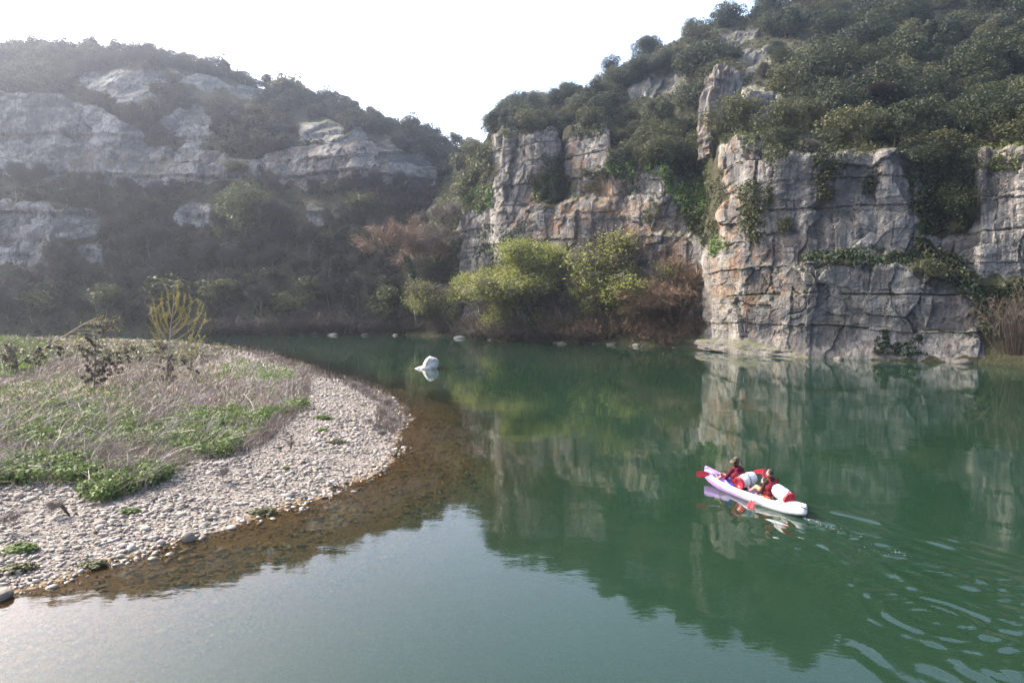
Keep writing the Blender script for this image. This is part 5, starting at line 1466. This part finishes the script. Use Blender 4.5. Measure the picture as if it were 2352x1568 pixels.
# sticker with the phone number on the port shoulder near the stern
t0, t1 = -0.50, -0.88
def shoulder(t, f):
    w, tp = half_w(t), top_z(t)
    a = np.array([t * hl, 0.985 * w, tp - .123]); b = np.array([t * hl, 0.80 * w, tp - .012])
    n = unit(np.cross(b - a, np.array([-1.0, 0, 0])))
    n = n if n[1] > 0 else -n
    return a * (1 - f) + b * f + n * .012
rows = [[shoulder(t, f) for f in (0.04, .35, .66, .96)] for t in np.linspace(t0, t1, 12)]
R = np.array(rows); st_me = mesh('sticker', R.reshape(-1, 3), grid_faces(12, 4), [plain('white_sticker', (.82, .82, .84), .5)])
sticker = obj('sticker', st_me, hk)
def lettering(name, text, size, mat, parent, fn):
    """text bent onto a surface: fn(s, h) gives the 3-D point"""
    cu = bpy.data.curves.new(name, 'FONT'); cu.body = text; cu.size = 1.0; cu.resolution_u = 2
    tmp = bpy.data.objects.new(name, cu); COL.objects.link(tmp)
    bpy.context.view_layer.update()
    me = bpy.data.meshes.new_from_object(tmp.evaluated_get(bpy.context.evaluated_depsgraph_get()))
    bpy.data.objects.remove(tmp)
    n = len(me.vertices); a = np.empty(n * 3, np.float32); me.vertices.foreach_get('co', a); a = a.reshape(-1, 3)
    lo, hi = a.min(0), a.max(0)
    s = (a[:, 0] - lo[0]) / (hi[0] - lo[0]); h = (a[:, 1] - lo[1]) / (hi[1] - lo[1])
    P = np.array([fn(x, y) for x, y in zip(s, h)], np.float32)
    me.vertices.foreach_set('co', P.ravel()); me.materials.clear(); me.materials.append(mat); me.update()
    me.name = name
    return obj(name, me, parent)
def small_print(name, mat, parent, fn, n):
    """a line of print too small to read: a row of uneven strokes"""
    r_ = np.random.default_rng(n); V, F = [], []
    for k in range(n):
        if r_.random() < .12: continue
        a, b, h = k / n, (k + .7) / n, r_.uniform(.55, 1)
        o = len(V); V += [fn(a, 0), fn(b, 0), fn(b, h), fn(a, h)]; F.append([o, o + 1, o + 2, o + 3])
    return obj(name, mesh(name, np.array(V), np.array(F), [mat], smooth=False), parent)
def on_shoulder(ta, tb, fa, fb, lift=.004):
    def fn(s, h):
        p = shoulder(ta + (tb - ta) * s, fa + (fb - fa) * h); q = shoulder(ta + (tb - ta) * s, .5)
        return p + unit(np.array([0, .6, .8])) * lift
    return fn
lettering('phone_number', '06 - 29 - 77 - 25 - 15', 1, M_GREYINK, sticker, on_shoulder(-.555, -.815, .42, .80))
small_print('small_print', M_GREYINK, sticker, on_shoulder(-.62, -.76, .14, .26), 24)
for k, t in enumerate((-.525, -.855)):          # round handset mark at either end
    c = shoulder(t, .55) + np.array([0, .004, .004]); ex = np.array([-1.0, 0, 0]); ey = unit(shoulder(t, .9) - shoulder(t, .2))
    ring = [[c + (ex * math.cos(a) + ey * math.sin(a)) * r for r in (.030, .037)] for a in np.linspace(0, 2 * PI if k else PI * 1.4, 16)]
    obj('handset_mark', mesh('handset_mark', np.array(ring).reshape(-1, 3), grid_faces(16, 2), [M_GREYINK]), sticker)

# ---- barrels
def barrel(label, loc, axis, roll, text_side):
    """axis points to the lid"""
    ax = unit(np.array(axis, float)); ref = np.array([0, 0, 1.0]); ex = unit(np.cross(ref, ax)); ey = np.cross(ax, ex)
    Mx = Matrix(((ex[0], ey[0], ax[0], loc[0]), (ex[1], ey[1], ax[1], loc[1]), (ex[2], ey[2], ax[2], loc[2]), (0, 0, 0, 1)))
    e = root('storage_barrel', label, 'barrel'); e.matrix_world = KM @ Mx @ Matrix.Scale(.92, 4)
    th = np.arange(36) * 2 * PI / 36
    def rev(prof): return loft([[(r * math.cos(a), r * math.sin(a), z) for a in th] for r, z in prof])
    prof = [(.14, -.37), (.175, -.365), (.195, -.34), (.205, -.27), (.216, -.14), (.217, -.132), (.222, -.12), (.222, .10), (.217, .112), (.214, .12), (.205, .21), (.185, .27), (.165, .285)]
    obj('barrel_body', mesh('barrel_body', *rev(prof), [M_WHITEP]), e)
    lid = []
    for z, k in ((.262, 0), (.27, 1), (.325, 1), (.338, 0)):
        lid.append([((.205 + .012 * k * (1 if (i % 6) < 3 else -.4)) * math.cos(a), (.205 + .012 * k * (1 if (i % 6) < 3 else -.4)) * math.sin(a), z) for i, a in enumerate(th)])
    V1, F1 = loft(lid, False)
    V2, F2 = rev([(.203, .338), (.175, .342), (.165, .322), (.03, .282)])
    lo_ = obj('lid', mesh('lid', *multi([(V1, F1), (V2, F2)]), [M_REDP]), e)
    V3, F3 = rev([(.030, .284), (.030, .293), (.018, .295)])
    obj('valve', mesh('valve', V3, F3, [M_WHITEP]), lo_)
    for z in (-.02,):
        obj('strap', mesh('strap', *loft([[(.2245 * math.cos(a), .2245 * math.sin(a), z - .014), ][0:1] + [(.2285 * math.cos(a), .2285 * math.sin(a), z - .014), (.2285 * math.cos(a), .2285 * math.sin(a), z + .014), (.2245 * math.cos(a), .2245 * math.sin(a), z + .014)] for a in np.linspace(0, 2 * PI, 37)], False), [M_BLACK]), e)
    a0 = text_side
    obj('handle', mesh('handle', *tube_path([(.2 * math.cos(a0 + .5), .2 * math.sin(a0 + .5), .225), (.24 * math.cos(a0 + .3), .24 * math.sin(a0 + .3), .225), (.24 * math.cos(a0 - .3), .24 * math.sin(a0 - .3), .225), (.2 * math.cos(a0 - .5), .2 * math.sin(a0 - .5), .225)], .014, 6), [M_BLACK]), e)
    def band(z0, dz):
        return lambda s, h: ((.2245 - .0) * math.cos(a0 + .62 - 1.5 * s), .2245 * math.sin(a0 + .62 - 1.5 * s), z0 + dz * h)
    small_print('barrel_print', M_BLUEINK, e, band(-.115, .040), 11)
    small_print('barrel_print', M_GREYINK, e, band(-.065, .024), 19)
    return e
barrel('white barrel with red lid lying crosswise behind the hatted front paddler', (.20, .03, .50), (-.10, 1.0, -.20), 0, 1.9)
barrel('white barrel with red lid pointing to the stern behind the grey haired paddler', (-1.40, .02, .46), (-1.0, .10, -.22), 0, 1.2)

# ---- paddles
def paddle(label, A, B, twist, blade_n):
    """double paddle between the blade tips A and B (kayak frame)"""
    A, B = np.array(A, float), np.array(B, float); d = unit(B - A); L = np.linalg.norm(B - A); c = (A + B) / 2
    e = root('double_paddle', label, 'paddle')
    bl = .46
    V, F = tube_path([A + d * bl * .85, c, B - d * bl * .85], .018, 10)
    obj('shaft', mesh('shaft', V, F, [M_ALU]), e)
    V, F = tube_path([c - d * .42, c + d * .42], .020, 10, 2)
    obj('grip', mesh('grip', V, F, [M_BLACK]), e)
    for s, tip, n0 in ((-1, A, blade_n[0]), (1, B, blade_n[1])):
        n = unit(np.array(n0, float) - d * (np.array(n0, float) @ d)); w = np.cross(d, n)
        rows = []
        for k, f in enumerate(np.linspace(0, 1, 13)):
            hw = .105 * (math.sin(PI * min(1, f * .62 + .04)) ** .8) * (1 if f < .93 else .86)
            p = tip - s * d * bl * (1 - f)
            ring = []
            for q in np.linspace(-1, 1, 7): ring.append(p + w * hw * q + n * (.02 * (q * q) - .03 * f * f + .004 + .010 * (1 - abs(q)) * (1 - f)))
            for q in np.linspace(1, -1, 7): ring.append(p + w * hw * q + n * (.02 * (q * q) - .03 * f * f - .004))
            rows.append(ring)
        obj('blade', mesh('blade', *loft(rows), [M_REDP]), e)
    return e, c, d

CAMK = KMi[:3, :3] @ unit(np.array([-KC[0], -KC[1], CAM_H]))
A1 = to_k(at(1600.5, 1089, 21.9)); A1 = np.array([A1[0], A1[1], A1[2]])
# solve the starboard tip so that the paddle is 2.2 m long
def solve(A, u, v, L, lo, hi, far=True):
    best, by = 9, lo
    for Y in np.linspace(lo, hi, 400):
        q = to_k(at(u, v, Y)); e = abs(np.linalg.norm(q - A) - L)
        if e < best: best, by = e, Y
    return to_k(at(u, v, by))
B1 = solve(A1, 1760, 1083, 2.3, 20.5, 23.6)
A2 = to_k(on_water(1721, 1168.5, -.02))
B2 = solve(A2, 1760.6, 1080, 2.05, 19.4, 21.6)
print('paddle tips', A1, B1, A2, B2, 'kayak length', KL)
pd1, c1_, d1_ = paddle('red bladed paddle held level across the bow by the front paddler', A1, B1, 0, (CAMK, CAMK + [0, 0, .9]))
pd2, c2_, d2_ = paddle('red bladed paddle dipped steeply into the water by the rear paddler', A2, B2, 0, (CAMK + [.35, 0, 0], CAMK + [-.5, 0, .2]))

# ---- people
def capsule(a, b, ra, rb, n=14, m=5):
    a, b = np.array(a, float), np.array(b, float); L = np.linalg.norm(b - a)
    d = (b - a) / L if L > 1e-6 else np.array([0, 0, 1.0])
    ref = np.array([1.0, 0, 0]) if abs(d[2]) > .9 else np.array([0, 0, 1.0])
    x = unit(np.cross(d, ref)); y = np.cross(d, x); rings = []
    for k in range(m): 
        p = PI / 2 * (1 - k / (m - 1)); rings.append((a - d * ra * math.sin(p), max(ra * math.cos(p), 1e-4)))
    for k in range(m):
        p = PI / 2 * k / (m - 1); rings.append((b + d * rb * math.sin(p), max(rb * math.cos(p), 1e-4)))
    th = np.arange(n) * 2 * PI / n
    return loft([[c + r * (x * math.cos(t) + y * math.sin(t)) for t in th] for c, r in rings])

def ball(c, r):
    V, F = ICO[3]; return V * np.array(r) + np.array(c), [F]

def fuse(name, parts, voxel, mat, parent, smooth=2, mat2=None):
    """union of overlapping solids as one continuous skin"""
    V, F = multi(parts)
    me = mesh(name, V, F, [mat])
    tmp = bpy.data.objects.new(name, me); COL.objects.link(tmp)
    r_ = tmp.modifiers.new('r', 'REMESH'); r_.mode = 'VOXEL'; r_.voxel_size = voxel; r_.use_smooth_shade = True
    s_ = tmp.modifiers.new('s', 'SMOOTH'); s_.factor = .5; s_.iterations = smooth
    bpy.context.view_layer.update()
    m2 = bpy.data.meshes.new_from_object(tmp.evaluated_get(bpy.context.evaluated_depsgraph_get()))
    bpy.data.objects.remove(tmp); m2.name = name
    m2.materials.clear(); m2.materials.append(mat)
    return obj(name, m2, parent)

def elbow(S, H, l1, l2, pole):
    S, H = np.array(S, float), np.array(H, float); D = H - S; L = min(np.linalg.norm(D), (l1 + l2) * .995); d = unit(D)
    a = (l1 * l1 - l2 * l2 + L * L) / (2 * L); h = math.sqrt(max(0, l1 * l1 - a * a))
    p = np.array(pole, float); p = unit(p - d * (p @ d))
    return S + d * a + p * h

def hand(H, axis, wrist_from, thumb_dir):
    """a fist closed round a shaft along axis: palm, four fingers of unequal length, thumb"""
    H = np.array(H, float); ax = unit(np.array(axis, float)); w = unit(np.array(wrist_from, float) - H); w = unit(w - ax * (w @ ax)); o = np.cross(ax, w)
    parts = []
    back = H + w * .034
    parts.append(capsule(back - ax * .030 + o * .012, back + ax * .030 + o * .012, .020, .020))
    parts.append(capsule(back + w * .030, back + o * .006, .024, .026))
    for k, (off, rr, ln) in enumerate(((-.033, .0085, .92), (-.011, .0095, 1.05), (.011, .0095, 1.0), (.033, .008, .78))):
        c = H + ax * off; rad = .026; pts = []
        for a in np.array([.35, 1.25, 2.15, 3.0]) * ln:
            pts.append(c + (w * math.cos(a) + o * math.sin(a)) * rad * (1.25 if a < .6 else 1))
        for i in range(3): parts.append(capsule(pts[i], pts[i + 1], rr, rr * .92, 10, 4))
    td = ax * (1 if thumb_dir > 0 else -1)
    q0 = back + td * .026 - o * .010; q1 = H + td * .046 - o * .024 + w * .006; q2 = H + td * .040 - w * .022 - o * .014
    parts.append(capsule(q0, q1, .012, .0105, 10, 4)); parts.append(capsule(q1, q2, .0105, .009, 10, 4))
    return parts, H + w * .075 + o * .004

def CS(a, b, ra, rb, n=14, m=5): return capsule(a, b, ra * SC, rb * SC, n, m)
def BS(c, r): return ball(c, tuple(x * SC for x in r))
SC = 1.12
def person(label, seat, yaw, lean, hands, shaft, look, style):
    e = root('person', label, 'person')
    seat = np.array(seat, float); cz, sz_ = math.cos(yaw), math.sin(yaw)
    def L(x, y, z):                     # body frame (leaning forward by lean) -> kayak frame
        x, y, z = x * SC, y * SC, z * SC
        x2 = x + lean * max(0, z - .05)
        return seat + np.array([x2 * cz - y * sz_, x2 * sz_ + y * cz, z])
    sh = [L(.03, s * .185, .475) for s in (1, -1)]
    hip = [L(.02, s * .095, .10) for s in (1, -1)]
    knee = [seat + np.array([.43, s * .20, .30]) for s in (1, -1)]
    ank = [seat + np.array([.80, s * .13, .08]) for s in (1, -1)]
    toe = [seat + np.array([.90, s * .14, .22]) for s in (1, -1)]
    hd = L(.06, 0, .70) + np.array([lean * .05, 0, 0])
    hparts, arms, sleeve = [], [], []
    for i, s in enumerate((1, -1)):
        hp, wr = hand(hands[i], shaft, hands[i] + (sh[i] - hands[i]) * .5 + np.array([0, s * .10, -.05]), -s)
        hparts += hp
        eb = elbow(sh[i], wr, .31, .275, style['pole'][i])
        arms += [CS(sh[i], eb, .050, .040), CS(eb, wr, .040, .027), CS(wr, hands[i] + (wr - hands[i]) * .4, .026, .024)]
        we = eb + (wr - eb) * style['cuff']
        sleeve += [CS(sh[i], eb, .066, .054), CS(eb, we, .055, .040)]
    fw = unit(np.array([math.cos(look), math.sin(look), -.06])); sd = np.array([-fw[1], fw[0], 0.]); upv = np.array([0, 0, 1.])
    head = [BS(hd, (.083, .078, .108)), BS(hd + fw * .028 - upv * .045, (.062, .058, .062)), CS(hd + fw * .095 + upv * .005, hd + fw * .112 - upv * .028, .010, .014),
            CS(hd + fw * .075 - upv * .062 - sd * .02, hd + fw * .075 - upv * .062 + sd * .02, .012, .012), CS(hd + fw * .078 + upv * .022 - sd * .04, hd + fw * .078 + upv * .022 + sd * .04, .011, .011), BS(hd + fw * .062 - upv * .098, (.026, .028, .02))]
    for s in (1, -1): head += [CS(hd + sd * s * .078 + upv * .018 - fw * .01, hd + sd * s * .082 - upv * .022 - fw * .004, .013, .010)]
    neck = [CS(L(.03, 0, .50), hd - upv * .06, .056, .052)]
    torso = [CS(L(0, -.07, .10), L(0, .07, .10), .125, .125), CS(L(0, 0, .14), L(.03, 0, .36), .135, .14), CS(L(.02, -.10, .38), L(.02, .10, .38), .115, .115), CS(sh[0], sh[1], .06, .06)]
    legs = []
    for i in (0, 1): legs += [CS(hip[i], knee[i], .085, .058), CS(knee[i], ank[i], .056, .036), CS(ank[i], toe[i], .036, .026)]
    fuse('body', head + neck + torso + arms + hparts + legs, .0105, M_SKIN, e, 2)
    top = [CS(L(0, -.07, .11), L(0, .07, .11), .140, .140), CS(L(0, 0, .14), L(.03, 0, .36), .150, .155), CS(L(.02, -.10, .38), L(.02, .10, .38), .130, .130), CS(sh[0], sh[1], .074, .074), CS(L(.03, 0, .50), hd - upv * .10, .068, .064)] + sleeve
    if style.get('hood'): top += [BS(L(-.07, 0, .52), (.075, .125, .06))]
    fuse('sweater', top, .011, style['cloth'], e, 3)
    sho = [CS(L(0, -.08, .09), L(0, .08, .09), .148, .148)]
    for i in (0, 1): sho += [CS(hip[i], hip[i] + (knee[i] - hip[i]) * .62, .105, .088)]
    fuse('shorts', sho, .012, style['shorts'], e, 2)
    vs = [CS(L(-.02, -.085, .20), L(-.02, .085, .20), .15, .15), CS(L(-.01, -.09, .34), L(-.01, .09, .34), .158, .158)]
    for s in (1, -1): vs += [CS(L(-.09, s * .10, .42), L(.02, s * .105, .555), .05, .042), CS(L(.02, s * .105, .555), L(.12, s * .10, .40), .042, .05)]
    vest = fuse('life_vest', vs, .012, M_VEST, e, 3)
    # white emblem on the back of the vest
    dg = bpy.context.evaluated_depsgraph_get()
    cbk = L(-.40, 0, .33); em = []
    bvh_v = np.empty(len(vest.data.vertices) * 3, np.float32); vest.data.vertices.foreach_get('co', bvh_v); bvh_v = bvh_v.reshape(-1, 3)
    from mathutils.bvhtree import BVHTree
    bt = BVHTree.FromPolygons([tuple(q) for q in bvh_v], [tuple(p.vertices) for p in vest.data.polygons])
    bx = np.array([-sz_, cz, 0.]); fwd = np.array([cz, sz_, 0.])
    def hit(a, b):
        q = L(0, 0, .33) - fwd * .6 + bx * a + upv * b
        h = bt.ray_cast(Vector(q), Vector(fwd))
        return (np.array(h[0]) - fwd * .006) if h[0] is not None else q + fwd * .45
    strokes = [[(.065 * math.cos(a), .058 * math.sin(a)) for a in np.linspace(.3, 2 * PI - .5, 22)], [(-.035, -.02), (-.035, .025), (-.01, .03), (-.01, -.01)], [(0.0, -.02), (0.0, .03)], [(.014, -.02), (.014, .03), (.036, .028), (.036, .005), (.016, .002)], [(-.04, -.034), (.04, -.036)], [(-.05, .05), (-.062, .078), (-.03, .06)], [(.05, .05), (.062, .078), (.03, .06)]]
    for st_ in strokes:
        q = np.array(st_); dd = unit(np.concatenate([np.gradient(q, axis=0), np.zeros((len(q), 1))], 1)); nn = np.stack([-dd[:, 1], dd[:, 0]], -1) * .0045
        rows = [[hit(*(q[k] + nn[k])), hit(*(q[k] - nn[k]))] for k in range(len(q))]
        em.append((np.array(rows).reshape(-1, 3), grid_faces(len(q), 2)))
    obj('emblem', mesh('emblem', *joinm(em), [M_WHITEPR]), vest)
    if style.get('hat'):
        th = np.arange(40) * 2 * PI / 40; hc = hd + upv * .055 + np.array([-.01, 0, 0]); rg = []
        for r, z, wv in ((.092, .0, 0), (.12, -.008, .01), (.160, -.022, .028), (.192, -.030, .042), (.186, -.036, .042), (.12, -.016, .01), (.094, -.008, 0)):
            rg.append([hc + np.array([r * math.cos(a), r * math.sin(a), z + wv * math.cos(2 * a + 1.1) + .4 * wv * math.sin(3 * a)]) for a in th])
        V1, F1 = loft(rg, False)
        V2, F2 = loft([[hc + np.array([r * math.cos(a) - .25 * z, r * math.sin(a), z]) for a in th] for r, z in ((.094, -.008), (.096, .03), (.088, .075), (.07, .108), (.035, .124))])
        t = NT('spotted_hat_cloth'); co = t.n('TexCoord').outputs['Object']
        vo = t.n('TexVoronoi', {'Vector': co, 'Scale': 38.0}).outputs['Distance']
        c = t.mix(t.maprange(vo, .2, .34), (.40, .30, .19), (.03, .018, .012))
        hm_ = t.surf(t.n('BsdfPrincipled', {'Base Color': c, 'Roughness': .8}).outputs[0])
        hat = obj('sun_hat', mesh('sun_hat', *multi([(V1, F1), (V2, F2)]), [hm_]), e)
        fuse('hair', [BS(hd - fw * .018 - upv * .01, (.086, .084, .095))], .01, M_HAIRB, e, 1)
    else:
        V, F = ICO[4]; P = V * np.array([.094, .090, .108]) + hd - fw * .016 + upv * .016
        rel_ = (P - hd); keepz = rel_ @ fw
        push = (keepz > .045) & (rel_[:, 2] < .055)
        P[push] -= fw * (keepz[push] - .045)[:, None] * .9
        low = rel_[:, 2] < -.055; P[low, 2] = hd[2] - .055 + (rel_[low, 2] + .055) * .25
        P += unit(V) * (.007 * fbm(V * 9, 3))[:, None]
        obj('hair', mesh('hair', P, F, [M_HAIR]), e)
    if style.get('watch'):
        w0 = hands[0] + (elbow(sh[0], hands[0], .31, .30, style['pole'][0]) - hands[0]) * .32
        dirn = unit(elbow(sh[0], hands[0], .31, .30, style['pole'][0]) - hands[0])
        V, F = tube_path([w0 - dirn * .012, w0 + dirn * .012], .036, 14, 2)
        wt = obj('wristwatch', mesh('wristwatch', V, F, [plain('watch_steel', (.5, .5, .52), .3, .5, .05, metal=.7)]), e)
    return e

# grips on the shafts
f1 = lambda s: A1 + (B1 - A1) * s
h1 = [f1(.335), f1(.60)]
h2 = [A2 + (B2 - A2) * .36, A2 + (B2 - A2) * .68]
person('paddler in a spotted sun hat, burgundy hoodie and red vest in the front seat', (.62, 0, .18), .12, .03, h1, B1 - A1, .1,
       dict(cloth=M_BURG, shorts=M_BLUE, hood=True, hat=True, cuff=.86, pole=[(-.3, .5, -1), (-.3, -.5, -1)]))
person('grey haired paddler in a dark brown sweater and red vest in the rear seat', (-.92, 0, .18), .10, .03, h2, B2 - A2, .35,
       dict(cloth=M_BROWN, shorts=M_ORANGE, hat=False, watch=True, cuff=.84, pole=[(-.5, .6, -1), (-.2, -.8, -.9)]))

# ---------------------------------------------------------------- foam and splash drops in the wake
fp = []
for _ in range(110):
    a = rng.exponential(.55); b = rng.normal() * (.03 + .05 * a)
    fp.append((KS - KDIR * (a - .05) + np.array([KDIR[1], -KDIR[0]]) * b))
c = on_water(2050, 1268)[:2]
for _ in range(14): fp.append(c + rng.normal(size=2) * [.55, .22])
c = A2[:2]; cw = np.array(KM @ Vector((A2[0], A2[1], 0)))[:2]
for _ in range(14): fp.append(cw + rng.normal(size=2) * [.16, .12])
fp = np.array(fp); n = len(fp)
fz = water_waves(fp[:, 0], fp[:, 1]) + .004
V0, F0 = ICO[1]; sz_f = rng.uniform(.003, .0065, n)
V = V0[None] * sz_f[:, None, None] * np.array([1.4, 1.4, .6]) + np.concatenate([fp, fz[:, None]], 1)[:, None]
obj('wake_foam', mesh('wake_foam', V.reshape(-1, 3), (F0[None] + (np.arange(n) * 12)[:, None, None]).reshape(-1, 3), [plain('foam_white', (.8, .82, .82), .5)]), kind='stuff')
